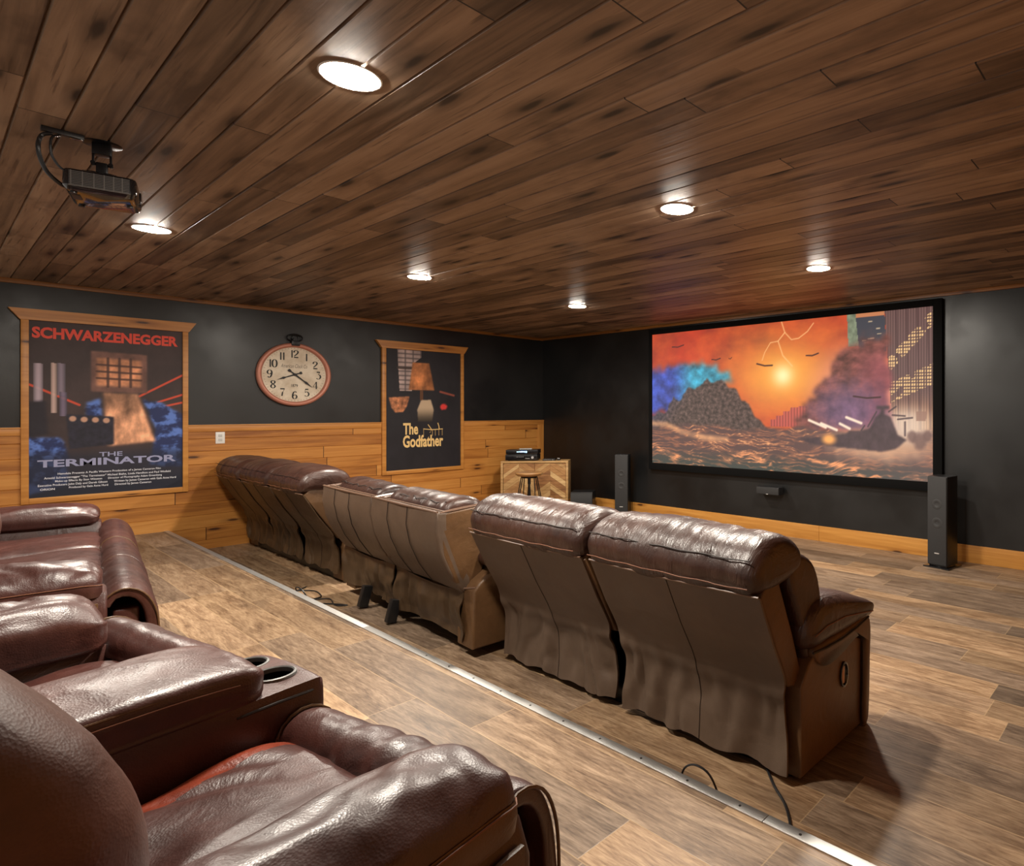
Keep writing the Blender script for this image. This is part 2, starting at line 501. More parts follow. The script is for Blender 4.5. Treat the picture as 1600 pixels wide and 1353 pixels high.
def textmesh(s, rect, origin, ux, uy, offset=0.0, shear=0.0, extrude=0.0004):
    """flat lettering fitted into rect (u0,u1,v0,v1) of the plane origin + u*ux + v*uy"""
    cu = bpy.data.curves.new('lettering', 'FONT')
    cu.body = s
    cu.size = 1.0
    cu.offset = offset
    cu.shear = shear
    cu.resolution_u = 3
    cu.fill_mode = 'FRONT'
    ob = bpy.data.objects.new('tmp_text', cu)
    me = bpy.data.meshes.new_from_object(ob)
    bpy.data.objects.remove(ob)
    bpy.data.curves.remove(cu)
    co = np.array([v.co[:] for v in me.vertices])
    lo, hi = co.min(0), co.max(0)
    u0, u1, v0, v1 = rect
    u = u0 + (co[:, 0] - lo[0]) / max(hi[0] - lo[0], 1e-6) * (u1 - u0)
    v = v0 + (co[:, 1] - lo[1]) / max(hi[1] - lo[1], 1e-6) * (v1 - v0)
    P = np.array(origin)[None] + u[:, None] * np.array(ux)[None] + v[:, None] * np.array(uy)[None]
    faces = [tuple(p.vertices) for p in me.polygons]
    bpy.data.meshes.remove(me)
    return P, faces
# ------------------------------------------------------------------ room shell
def grooved(name, mat, u0, u1, v0, v1, w, off, place, depth=0.005, half=0.0035, flip=False):
    """board surface with real V grooves every w; place(u, v, d) -> point, d is depth into the boards"""
    vs = [v0]
    k = math.ceil((v0 - off) / w)
    st = [(v0, 0.0)]
    while off + k * w < v1 - half:
        b = off + k * w
        if b > v0 + half:
            st += [(b - half, 0.0), (b, depth), (b + half, 0.0)]
        k += 1
    st.append((v1, 0.0))
    v, f = [], []
    for (vv, d) in st:
        v += [place(u0, vv, d), place(u1, vv, d)]
    for i in range(len(st) - 1):
        q = (2 * i, 2 * i + 1, 2 * i + 3, 2 * i + 2)
        f.append(q[::-1] if flip else q)
    return v, f

def box_obj(name, mat, x0, x1, y0, y1, z0, z1, r=0.0):
    b = MB()
    if r > 0: b.rbox(x0, x1, y0, y1, z0, z1, r)
    else: b.box(x0, x1, y0, y1, z0, z1)
    return b.build(name, mat, None, r > 0)

struct(box_obj('floor', M['floor'], -0.1, RX + 0.1, PY, RY + 0.1, -0.1, 0.0))
struct(box_obj('floor_platform', M['floor'], -0.1, RX + 0.1, RY0 - 0.1, PY, -0.1, PZ))
struct(box_obj('wall_left', M['wall'], -0.12, 0.0, RY0 - 0.1, RY + 0.1, 0.0, RH))
struct(box_obj('wall_front', M['wall'], -0.1, RX + 0.1, RY, RY + 0.12, 0.0, RH))
struct(box_obj('wall_right', M['pine'], RX, RX + 0.12, RY0 - 0.1, RY + 0.1, 0.0, RH))  # unseen wall, pine-clad to bounce warm fill onto the sofa sides
b = MB()
b.add(*grooved('c', None, -0.1, RX + 0.1, RY0 - 0.1, RY + 0.1, 0.134, 0.229, lambda u, v, d: (u, v, RH + d), 0.011, 0.0055, True))
b.box(-0.1, RX + 0.1, RY0 - 0.1, RY + 0.1, RH + 0.012, RH + 0.10)
struct(b.build('ceiling', M['ceiling'], None, False))

def wainscot(name, y0, y1, zt, zb):
    b = MB()
    b.add(*grooved('w', None, y0, y1, zb, zt, 0.130, 0.091, lambda u, v, d: (0.018 - d, u, v), 0.006, 0.004))
    b.box(0.0, 0.011, y0, y1, zb, zt)
    return struct(b.build(name, M['pine'], None, False))
wainscot('trim_1', RY0, RY, 1.205, 0.0)
b = MB()
for y0, y1 in ((RY0, 0.553), (1.673, 3.556), (4.655, RY)):
    b.rbox(0.0, 0.027, y0, y1, 1.203, 1.262, 0.003)
    b.rbox(0.0, 0.034, y0, y1, 1.262, 1.275, 0.003)
struct(b.build('trim_2', M['pine_cap']))
struct(MB().rbox(0.0, 0.027, RY - 0.115, RY - 0.002, 0.0, 1.203, 0.003).build('trim_3', M['pine_z']))
struct(MB().rbox(0.0, 0.02, RY0, RY, RH - 0.040, RH, 0.004).build('trim_4', M['trim_dark_y']))
struct(MB().rbox(0.02, RX, RY - 0.02, RY, RH - 0.036, RH, 0.004).build('trim_5', M['trim_dark']))
b = MB()
for x0, x1 in ((0.03, 1.62), (1.62, 4.83), (4.83, RX)):
    b.rbox(x0, x1 - 0.002, RY - 0.019, RY, 0.0, 0.163, 0.004)
struct(b.build('baseboard_front', M['pine_base']))
# metal nosing on the platform edge
b = MB()
for x0, x1 in ((0.02, 1.9), (1.9, 4.4), (4.4, 6.985), (6.987, RX)):
    b.rbox(x0, x1, PY - 0.034, PY + 0.004, PZ - 0.003, PZ + 0.0045, 0.0012)
    b.rbox(x0, x1, PY + 0.001, PY + 0.004, PZ - 0.03, PZ + 0.003, 0.0012)
nose = struct(b.build('trim_6', M['metal']))
k = 0
x = 5.05
while x < 8.3:
    b = MB().cyl((x, PY - 0.015, PZ + 0.004), 0.0045, 0.0015, 10)
    b.build('screw', M['steel_dark'], nose)
    x += 0.205

# ------------------------------------------------------------------ recessed ceiling lights
def downlight(x, y, label):
    t = thing('recessed_light', label, 'ceiling light', (x, y, RH), 0, 'recessed ceiling lights')
    prof = [(0.096, 0.0), (0.096, -0.002), (0.0935, -0.0035), (0.090, -0.0035), (0.0885, -0.002), (0.0885, 0.0)]
    MB().lathe((0, 0, 0), prof, 40).build('trim_ring', M['white'], t)
    lens = [(0.0884, -0.002)] + [(0.0883 * math.cos(a), -0.002 - 0.008 * math.sin(a)) for a in (0.3, 0.6, 0.9, 1.2, 1.4)] + [(0.0005, -0.010)]
    MB().lathe((0, 0, 0), lens, 32).build('lens', M['lens'], t)
    return t
for x, y, lab in ((5.71, 0.9, 'lit round recessed light right above the platform recliners, the largest one in view'),
                  (2.85, 0.9, 'lit round recessed light in the ceiling just in front of the black projector'),
                  (5.70, 2.61, 'lit round recessed light in the ceiling above the two-seat recliner sofa of the lower row'),
                  (2.82, 2.61, 'lit round recessed light in the ceiling above the clock side, second from the projector'),
                  (5.66, 4.385, 'lit round recessed light in the ceiling closest to the projection screen'),
                  (2.75, 4.385, 'lit round recessed light in the ceiling closest to the wooden cabinet and black corner')):
    downlight(x, y, lab)

# ------------------------------------------------------------------ picture painting (numpy, generic compositions)
def perlin(X, Y, seed):
    r = np.random.RandomState(seed)
    g = r.rand(256, 256) * 2 * np.pi
    gx, gy = np.cos(g), np.sin(g)
    xi, yi = np.floor(X).astype(int), np.floor(Y).astype(int)
    fx, fy = X - xi, Y - yi
    sx, sy = fx ** 3 * (fx * (fx * 6 - 15) + 10), fy ** 3 * (fy * (fy * 6 - 15) + 10)
    def d(i, j):
        a, c = (yi + j) & 255, (xi + i) & 255
        return gx[a, c] * (fx - i) + gy[a, c] * (fy - j)
    q = (d(0, 0) * (1 - sx) + d(1, 0) * sx) * (1 - sy) + (d(0, 1) * (1 - sx) + d(1, 1) * sx) * sy
    return 0.5 + q * 0.85
def vnoise(h, w, ny, nx, seed):
    X, Y = np.meshgrid(np.linspace(0, nx, w), np.linspace(0, ny, h))
    return perlin(X + 0.31, Y + 0.17, seed)
def fbm(h, w, ny, nx, seed, o=5):
    s, amp, tot = 0, 1.0, 0
    for i in range(o):
        s = s + amp * vnoise(h, w, ny * 2 ** i, nx * 2 ** i, seed + i); tot += amp; amp *= 0.55
    return s / tot
def sstep(x, a, b):
    t = np.clip((x - a) / (b - a), 0, 1)
    return t * t * (3 - 2 * t)
class Paint:
    def __init__(self, h, w):
        self.h, self.w = h, w
        self.c = np.zeros((h, w, 3))
        self.u, self.v = np.meshgrid(np.linspace(0, 1, w), np.linspace(0, 1, h))
    def col(self, m, c):
        c = np.array(c, float)
        if c.ndim == 1: c = c[None, None] / 255.0
        self.c = self.c * (1 - m[..., None]) + c * m[..., None]
    def ell(self, cx, cy, rx, ry, soft=0.3, wob=None):
        d = np.sqrt(((self.u - cx) / rx) ** 2 + ((self.v - cy) / ry) ** 2)
        if wob is not None: d = d + wob
        return 1 - sstep(d, 1 - soft, 1 + soft)
    def poly(self, pts, wob=None):
        u, v = self.u, self.v
        if wob is not None: u = u + wob[0]; v = v + wob[1]
        m = np.zeros_like(u, bool)
        n = len(pts)
        for i in range(n):
            (x0, y0), (x1, y1) = pts[i], pts[(i + 1) % n]
            if y0 == y1: continue
            m ^= ((y0 > v) != (y1 > v)) & (u < (x1 - x0) * (v - y0) / (y1 - y0) + x0)
        return m.astype(float)
    def line(self, pts, wd, asp=1.0, soft=0.5):
        best = np.full_like(self.u, 9.0)
        for (x0, y0), (x1, y1) in zip(pts[:-1], pts[1:]):
            dx, dy = (x1 - x0) * asp, y1 - y0
            L = dx * dx + dy * dy + 1e-12
            t = np.clip((((self.u - x0) * asp) * dx + (self.v - y0) * dy) / L, 0, 1)
            d = np.hypot((self.u - x0) * asp - t * dx, self.v - y0 - t * dy)
            best = np.minimum(best, d)
        return 1 - sstep(best, wd * (1 - soft), wd * (1 + soft))
    def blur(self, m, r):
        k = np.ones(2 * r + 1) / (2 * r + 1)
        for _ in range(2):
            m = np.apply_along_axis(lambda q: np.convolve(np.pad(q, r, 'edge'), k, 'valid'), 0, m)
            m = np.apply_along_axis(lambda q: np.convolve(np.pad(q, r, 'edge'), k, 'valid'), 1, m)
        return m

def picture_mesh(name, P, origin, ux, uy, mat, parent):
    """a finely divided flat sheet that carries the picture in a colour attribute; row 0 is the top edge"""
    h, w = P.h, P.w
    lin = np.clip(P.c, 0, 1)
    lin = np.where(lin <= 0.04045, lin / 12.92, ((lin + 0.055) / 1.055) ** 2.4)
    o = np.array(origin, float); ux = np.array(ux, float); uy = np.array(uy, float)
    co = o + P.u[..., None] * ux + (1 - P.v)[..., None] * uy
    idx = np.arange(h * w).reshape(h, w)
    q = np.stack([idx[1:, :-1], idx[1:, 1:], idx[:-1, 1:], idx[:-1, :-1]], -1).reshape(-1, 4)
    me = bpy.data.meshes.new(name)
    me.vertices.add(h * w); me.vertices.foreach_set('co', co.reshape(-1).astype(np.float32))
    me.loops.add(q.size); me.loops.foreach_set('vertex_index', q.reshape(-1).astype(np.int32))
    me.polygons.add(len(q)); me.polygons.foreach_set('loop_start', np.arange(0, q.size, 4, dtype=np.int32))
    me.update(calc_edges=True)
    at = me.color_attributes.new('picture', 'FLOAT_COLOR', 'POINT')
    at.data.foreach_set('color', np.concatenate([lin, np.ones((h, w, 1))], -1).reshape(-1).astype(np.float32))
    return link(name, me, mat, parent, False)

def mk_print(name, rough=0.5, emis=None):
    n = NT(name)
    c = n.node('ShaderNodeAttribute', attribute_name='picture').outputs['Color']
    if emis is None:
        nm = n.bump(n.noise(n.obj(), 5.0, 3), 0.25, 0.02)
        return n.out(c, rough, nm, spec=0.35)
    return n.out((0.03, 0.03, 0.03), 0.8, emis=c, emis_s=emis, spec=0.1)
M['print'] = mk_print('printed_poster_cloth', 0.55)
M['projection'] = mk_print('lit_projection_screen', emis=1.0)

# ------------------------------------------------------------------ projection screen
def paint_screen():
    H, W = 236, 480
    p = Paint(H, W)
    n1 = fbm(H, W, 3, 6, 11); n2 = fbm(H, W, 7, 9, 31); n3 = fbm(H, W, 14, 40, 51, 4); wv = fbm(H, W, 16, 10, 77, 4)
    u, v = p.u, p.v
    sky = np.zeros((H, W, 3))
    A, B, C_ = np.array([196, 62, 38]), np.array([236, 104, 46]), np.array([130, 48, 38])
    t = np.clip(n1 * 1.6 - 0.35 + v * 0.5, 0, 1)[..., None]
    sky = C_ * (1 - t) + A * t
    t2 = np.clip((n2 - 0.35) * 2.2, 0, 1)[..., None]
    sky = sky * (1 - 0.55 * t2) + B * 0.55 * t2
    g = np.exp(-(((u - 0.545) / 0.20) ** 2 + ((v - 0.36) / 0.26) ** 2))[..., None]
    sky = sky * (1 - 0.9 * g) + np.array([255, 176, 72]) * 0.9 * g
    g = np.exp(-(((u - 0.545) / 0.035) ** 2 + ((v - 0.36) / 0.07) ** 2))[..., None]
    sky = sky * (1 - g) + np.array([255, 236, 170]) * g
    p.c = sky / 255.0
    # lightning
    for pts, w_ in ((((0.54, 0.0), (0.552, 0.074), (0.528, 0.128), (0.545, 0.227), (0.578, 0.30)), 0.004), (((0.528, 0.128), (0.50, 0.135), (0.479, 0.199), (0.47, 0.25)), 0.003),
                    (((0.552, 0.074), (0.575, 0.125), (0.60, 0.12), (0.63, 0.08), (0.65, 0.03)), 0.0035)):
        p.col(0.7 * p.line(pts, w_, 2.17, 0.7), (255, 196, 130))
    # hazy far city and towers
    pink = p.ell(0.80, 0.50, 0.13, 0.25, 0.7)
    p.col(pink * 0.85, (232, 158, 140))
    for x0, x1, y0 in ((0.50, 0.52, 0.655), (0.52, 0.545, 0.63), (0.545, 0.57, 0.60), (0.57, 0.60, 0.575), (0.60, 0.645, 0.565), (0.645, 0.69, 0.54)):
        m = p.poly([(x0, y0), (x1, y0 - 0.005), (x1, 0.70), (x0, 0.70)])
        st = 0.5 + 0.5 * np.sin(u * 620)
        p.col(m * 0.85, np.array([186, 86, 80]) / 255.0 * (0.75 + 0.35 * st[..., None]))
    p.col(p.poly([(0.757, 0.0), (0.785, 0.0), (0.795, 0.20), (0.761, 0.20)]), np.array([120, 128, 104]) / 255 * (0.55 + 0.9 * n3[..., None]))
    p.col(p.poly([(0.783, 0.012), (0.868, 0.012), (0.874, 0.24), (0.795, 0.24)]), (62, 62, 70))
    p.col(p.poly([(0.783, 0.0), (0.868, 0.0), (0.868, 0.022), (0.783, 0.022)]), (190, 120, 80))
    for k_ in range(9):
        q = np.random.RandomState(k_).rand(3)
        p.col(0.8 * p.line([(0.80 + q[0] * 0.05, 0.05 + q[1] * 0.15), (0.81 + q[0] * 0.05, 0.05 + q[1] * 0.15)], 0.003, 2.17), (220, 190, 150))
    tw = p.poly([(0.868, 0.0), (1.01, 0.0), (1.01, 0.80), (0.893, 0.80)])
    stripe = 0.5 + 0.5 * np.sin(u * 900)
    tc = np.array([112, 82, 78]) * (1 - sstep(v, 0.45, 0.72)[..., None]) + np.array([206, 150, 110]) * sstep(v, 0.45, 0.72)[..., None]
    p.col(tw, tc / 255 * (0.72 + 0.38 * stripe[..., None]))
    for x0 in (0.900, 0.929, 0.958, 0.985):
        p.col(tw * p.line([(x0, 0), (x0 + 0.008, 0.7)], 0.005, 2.17, 0.5) * 0.6, (74, 50, 50))
    band = (np.abs(v - (0.345 - (u - 0.87) * 2.2)) < 0.045) | (np.abs(v - (0.50 - (u - 0.87) * 0.9)) < 0.06)
    pane = (np.sin(u * 900) > -0.2) & (np.sin(v * 330) > -0.3)
    rnd_ = vnoise(H, W, 10, 30, 5) > 0.38
    p.col(tw * (band & pane & rnd_) * 0.9, (255, 206, 140))
    # dark smoke plume and cliff at the right of the middle
    wob = (0.02 * (n2 - 0.5), 0.05 * (n1 - 0.5))
    pl = p.poly([(0.585, 0.72), (0.62, 0.60), (0.65, 0.47), (0.67, 0.38), (0.70, 0.32), (0.72, 0.24), (0.76, 0.20), (0.80, 0.15), (0.876, 0.14), (0.888, 0.45), (0.895, 0.72)], (0.09 * (n2 - 0.5), 0.16 * (n3 - 0.5)))
    pl = p.blur(pl, 3)
    pc = np.array([116, 66, 58]) * (0.30 + 1.4 * fbm(H, W, 16, 20, 301)[..., None])
    tt = (sstep(u, 0.74, 0.86) * sstep(v, 0.15, 0.35))[..., None]
    pc = pc * (1 - 0.6 * tt) + np.array([150, 72, 84]) * 0.6 * tt
    tt = p.ell(0.76, 0.60, 0.10, 0.16, 0.8, 0.8 * (n3 - 0.5))[..., None]
    pc = pc * (1 - 0.75 * tt) + np.array([112, 88, 122]) * (0.7 + 0.6 * n3[..., None]) * 0.75 * tt
    p.col(pl, pc / 255)
    # rocky headland at the left with cold blue light behind it
    blue = p.blur(p.poly([(-0.02, 0.62), (-0.02, 0.30), (0.05, 0.27), (0.14, 0.24), (0.24, 0.25), (0.33, 0.31), (0.36, 0.36), (0.30, 0.44), (0.10, 0.60)], (0.03 * (n2 - 0.5), 0.14 * (n3 - 0.5))), 4)
    bc = np.array([52, 78, 170]) * (1 - sstep(u, 0.08, 0.2)[..., None]) + np.array([52, 160, 190]) * sstep(u, 0.08, 0.2)[..., None]
    p.col(blue * 0.92, bc / 255 * (0.35 + 1.25 * fbm(H, W, 12, 20, 91)[..., None]))
    rk = p.poly([(-0.01, 0.80), (-0.01, 0.66), (0.03, 0.60), (0.06, 0.62), (0.10, 0.50), (0.13, 0.52), (0.17, 0.41), (0.20, 0.44), (0.25, 0.36), (0.28, 0.40), (0.31, 0.37), (0.34, 0.43), (0.37, 0.44), (0.39, 0.52), (0.42, 0.55), (0.44, 0.63), (0.47, 0.68), (0.50, 0.74), (0.50, 0.80)],
                (0.012 * (n3 - 0.5), 0.05 * (n3 - 0.5)))
    tex = fbm(H, W, 40, 70, 131, 3)
    rc = np.array([84, 66, 60]) * (0.35 + 1.3 * tex[..., None])
    tt = (1 - sstep(u + v * 0.4, 0.12, 0.40))[..., None]
    rc = rc * (1 - 0.6 * tt) + np.array([44, 58, 110]) * 0.6 * tt
    p.col(p.blur(rk, 1), rc / 255)
    # sea
    sea = sstep(v - (0.70 + 0.03 * np.sin(u * 17 + 1) * (1 - u) + 0.09 * (n1 - 0.5)), -0.01, 0.03)
    wu = u + 0.05 * (n2 - 0.5); wz = v + 0.10 * (n1 - 0.5) - 0.10 * u * (1 - u) + 0.03 * np.sin(u * 9)
    dep = 26 * (1.25 - v)
    r1 = 1 - np.abs(perlin(wu * 9, wz * 30, 401) - 0.5) * 4.2
    r2 = 1 - np.abs(perlin(wu * 26 + 3, wz * 70, 402) - 0.5) * 4.0
    rr_ = np.clip(0.62 * r1 + 0.42 * r2, 0, 1)
    w_ = np.clip((rr_ - 0.30) * 1.5, 0, 1)
    dark = np.array([92, 66, 62]) * (1 - sstep(v, 0.84, 1.0)[..., None]) + np.array([62, 66, 60]) * sstep(v, 0.84, 1.0)[..., None]
    lt = np.array([206, 122, 80])
    crest = np.clip((rr_ - 0.78) * 5, 0, 1) * np.clip((fbm(H, W, 4, 5, 211) - 0.42) * 5, 0, 1)
    sc = dark * (1 - 0.60 * w_[..., None]) + lt * 0.60 * w_[..., None]
    sc = sc * (1 - 0.85 * crest[..., None]) + np.array([252, 176, 118]) * 0.85 * crest[..., None]
    tt = sstep(u, 0.45, 1.0)[..., None]
    sc = sc * (1 - 0.30 * tt) + np.array([128, 96, 96]) * 0.30 * tt
    p.col(sea, sc / 255)
    foam = p.line([(0.0, 0.69), (0.07, 0.70), (0.14, 0.755), (0.24, 0.79), (0.33, 0.80)], 0.02, 2.17, 0.9) * n2 * 1.2
    p.col(np.clip(foam, 0, 1), (248, 176, 120))
    for pts in (((0.36, 0.92), (0.42, 0.90), (0.47, 0.95), (0.52, 1.0)), ((0.0, 0.86), (0.05, 0.90), (0.09, 0.95), (0.13, 0.94)), ((0.64, 0.90), (0.72, 0.93), (0.80, 0.97), (0.86, 1.0))):
        p.col(np.clip(p.line(pts, 0.020, 2.17, 0.95) * (rr_ * 1.5 - 0.25), 0, 1), (252, 160, 104))
    # warship, spray and aircraft
    p.col(p.blur(p.ell(0.86, 0.80, 0.14, 0.09, 0.6, 0.6 * (n3 - 0.5)), 2) * 0.85, (214, 164, 128))
    p.col(p.blur(p.ell(0.93, 0.68, 0.06, 0.09, 0.7), 2) * 0.8, (226, 200, 178))
    ship = p.poly([(0.60, 0.775), (0.70, 0.755), (0.755, 0.735), (0.765, 0.715), (0.80, 0.715), (0.825, 0.70), (0.842, 0.63), (0.855, 0.615), (0.857, 0.585), (0.845, 0.585), (0.845, 0.565), (0.882, 0.565), (0.882, 0.585), (0.868, 0.585), (0.868, 0.615), (0.885, 0.63), (0.905, 0.735), (0.93, 0.765), (0.90, 0.82), (0.86, 0.84), (0.64, 0.81)])
    p.col(p.blur(ship, 1) * 0.95, np.array([70, 54, 58]) / 255 * (0.75 + 0.5 * n3[..., None]))
    for q0, q1 in (((0.89, 0.62), (0.925, 0.625)), ((0.905, 0.645), (0.945, 0.635)), ((0.925, 0.74), (0.925, 0.66)), ((0.80, 0.715), (0.81, 0.685)), ((0.82, 0.69), (0.845, 0.60)), ((0.88, 0.60), (0.90, 0.57))):
        p.col(p.line([q0, q1], 0.005, 2.17, 0.5) * 0.85, (70, 54, 58))
    for bx_, by_, br_ in ((0.945, 0.745, 0.022), (0.965, 0.77, 0.03), (0.985, 0.74, 0.018)):
        p.col(p.ell(bx_, by_, br_ * 0.6, br_ * 1.6, 0.4, 0.6 * (n3 - 0.5)) * 0.8, (112, 84, 78))
    p.col(p.poly([(0.955, 0.60), (0.985, 0.595), (0.98, 0.655), (0.955, 0.655)]) * 0.8, (150, 112, 96))
    for (x0, y0, x1, y1) in ((0.635, 0.655, 0.69, 0.70), (0.675, 0.675, 0.725, 0.715), (0.755, 0.635, 0.80, 0.67), (0.735, 0.675, 0.765, 0.705)):
        p.col(p.line([(x0, y0), (x1, y1)], 0.008, 2.17, 0.8), (255, 224, 196))
    p.col(p.ell(0.70, 0.775, 0.02, 0.03, 0.7), (255, 170, 90))
    for (x0, y0, x1, y1, w2) in ((0.45, 0.272, 0.507, 0.292, 0.008), (0.095, 0.108, 0.148, 0.104, 0.006), (0.27, 0.222, 0.306, 0.222, 0.006), (0.626, 0.236, 0.666, 0.230, 0.007), (0.777, 0.505, 0.856, 0.517, 0.008), (0.34, 0.222, 0.352, 0.221, 0.004)):
        p.col(p.line([(x0, y0), ((x0 + x1) / 2, (y0 + y1) / 2 + 0.006), (x1, y1 - 0.004)], w2 * 0.62, 2.17, 0.6), (60, 34, 34))
    p.c = np.clip(p.c, 0, 1)
    return p

scr = thing('projection_screen', 'wide projection screen in a black border showing an orange stormy sea picture', 'projection screen', (4.22, RY, 1.58))
sx0, sx1, sz0, sz1 = 2.375, 6.06, 0.729, 2.428
fx0, fx1, fz0, fz1 = 2.325, 6.15, 0.640, 2.495
b = MB()
def sl(x): return x - 4.22
b.rbox(sl(fx0), sl(sx0), -0.055, -0.012, fz0 - 1.58, fz1 - 1.58, 0.006)
b.rbox(sl(sx1), sl(fx1), -0.055, -0.012, fz0 - 1.58, fz1 - 1.58, 0.006)
b.rbox(sl(sx0), sl(sx1), -0.055, -0.012, fz0 - 1.58, sz0 - 1.58, 0.006)
b.rbox(sl(sx0), sl(sx1), -0.055, -0.012, sz1 - 1.58, fz1 - 1.58, 0.006)
b.box(sl(fx0) + 0.02, sl(fx1) - 0.02, -0.030, -0.0005, fz0 - 1.56, fz1 - 1.60)
b.build('frame', M['black_matte'], scr)
picture_mesh('screen_surface', paint_screen(), (sl(sx0), -0.034, sz0 - 1.58), (sx1 - sx0, 0, 0), (0, 0, sz1 - sz0), M['projection'], scr)

# ------------------------------------------------------------------ framed posters
def paint_poster_red():
    H, W = 330, 220
    p = Paint(H, W)
    n1 = fbm(H, W, 5, 4, 3); n2 = fbm(H, W, 9, 7, 23); n3 = fbm(H, W, 30, 20, 43, 3)
    u, v = p.u, p.v
    base = np.array([62, 48, 48]) * (0.75 + 0.5 * n1[..., None])
    p.c = base / 255
    p.col(sstep(v, 0.86, 0.97), (26, 28, 34))
    for a, b_ in (((0.69, 0.42), (1.0, 0.28)), ((0.82, 0.455), (1.0, 0.405)), ((0.87, 0.48), (1.0, 0.455)), ((0.08, 0.39), (0.30, 0.475)), ((0.0, 0.36), (0.08, 0.39))):
        p.col(0.95 * p.line([a, b_], 0.006, 0.664, 0.4), (214, 78, 52))
    # generic standing metal bars
    for x0, x1, y0, y1, c in ((0.03, 0.085, 0.24, 0.46, (158, 142, 152)), (0.128, 0.165, 0.235, 0.52, (176, 150, 142)), (0.165, 0.215, 0.235, 0.42, (120, 108, 122)), (0.18, 0.225, 0.40, 0.54, (104, 92, 112))):
        m = p.poly([(x0, y0), (x1, y0 + 0.004), (x1, y1), (x0, y1)])
        sh = 0.7 + 0.5 * np.sin((u - x0) / (x1 - x0) * 3.1)
        p.col(m * 0.9, np.array(c) / 255 * sh[..., None])
    p.col(p.blur(p.poly([(0.0, 0.46), (0.10, 0.45), (0.11, 0.64), (0.0, 0.66)]), 2) * 0.9, (34, 30, 40))
    # abstract folds of blue cloth
    wob = (0.05 * (n2 - 0.5), 0.05 * (n1 - 0.5))
    for pts in ([(0.70, 0.43), (0.86, 0.47), (1.02, 0.56), (1.02, 0.86), (0.76, 0.84), (0.80, 0.62)], [(-0.02, 0.64), (0.18, 0.66), (0.24, 0.80), (0.22, 0.93), (-0.02, 0.99)], [(0.34, 0.46), (0.44, 0.43), (0.44, 0.60), (0.36, 0.60)]):
        m = p.blur(p.poly(pts, wob), 2)
        f = fbm(H, W, 16, 10, 61, 4)
        c = np.array([34, 46, 92]) * (1 - sstep(f, 0.42, 0.66)[..., None]) + np.array([92, 124, 200]) * sstep(f, 0.42, 0.66)[..., None]
        p.col(m, c / 255)
    # generic furnace: a glowing square hatch, a copper chute below it and a bolted plate
    hatch = p.blur(p.poly([(0.37, 0.155), (0.74, 0.165), (0.74, 0.40), (0.37, 0.395)]), 1)
    p.col(hatch, np.array([120, 84, 74]) / 255 * (0.6 + 0.7 * n2[..., None]))
    inner = p.blur(p.poly([(0.41, 0.195), (0.70, 0.203), (0.70, 0.365), (0.41, 0.36)]), 2)
    p.col(inner, np.array([214, 144, 104]) / 255 * (0.45 + 1.0 * fbm(H, W, 10, 8, 71)[..., None]))
    for q_ in (0.235, 0.275, 0.315):
        p.col(p.line([(0.41, q_), (0.70, q_ + 0.008)], 0.006, 0.664, 0.5) * 0.8, (70, 46, 42))
    for q_ in (0.48, 0.555, 0.63):
        p.col(p.line([(q_, 0.195), (q_, 0.365)], 0.006, 0.664, 0.5) * 0.8, (70, 46, 42))
    chute = p.blur(p.poly([(0.45, 0.40), (0.68, 0.405), (0.80, 0.70), (0.48, 0.72)]), 2)
    p.col(chute, np.array([212, 152, 116]) / 255 * (0.35 + 1.2 * fbm(H, W, 8, 10, 81)[..., None]) * (0.75 + 0.35 * sstep(v, 0.44, 0.55)[..., None]))
    plate = p.blur(p.poly([(0.22, 0.53), (0.52, 0.545), (0.52, 0.71), (0.24, 0.73)]), 1)
    p.col(plate, np.array([34, 32, 44]) / 255 * (0.7 + 0.8 * n3[..., None]))
    for bx_, by_ in ((0.26, 0.555), (0.33, 0.56), (0.40, 0.563), (0.47, 0.567)):
        p.col(p.ell(bx_, by_, 0.022, 0.016, 0.3), (196, 150, 126))
    p.col(sstep(v, 0.71, 0.80) * (0.55 + 0.3 * n1), (30, 34, 52))
    p.c = np.clip(p.c, 0, 1)
    return p

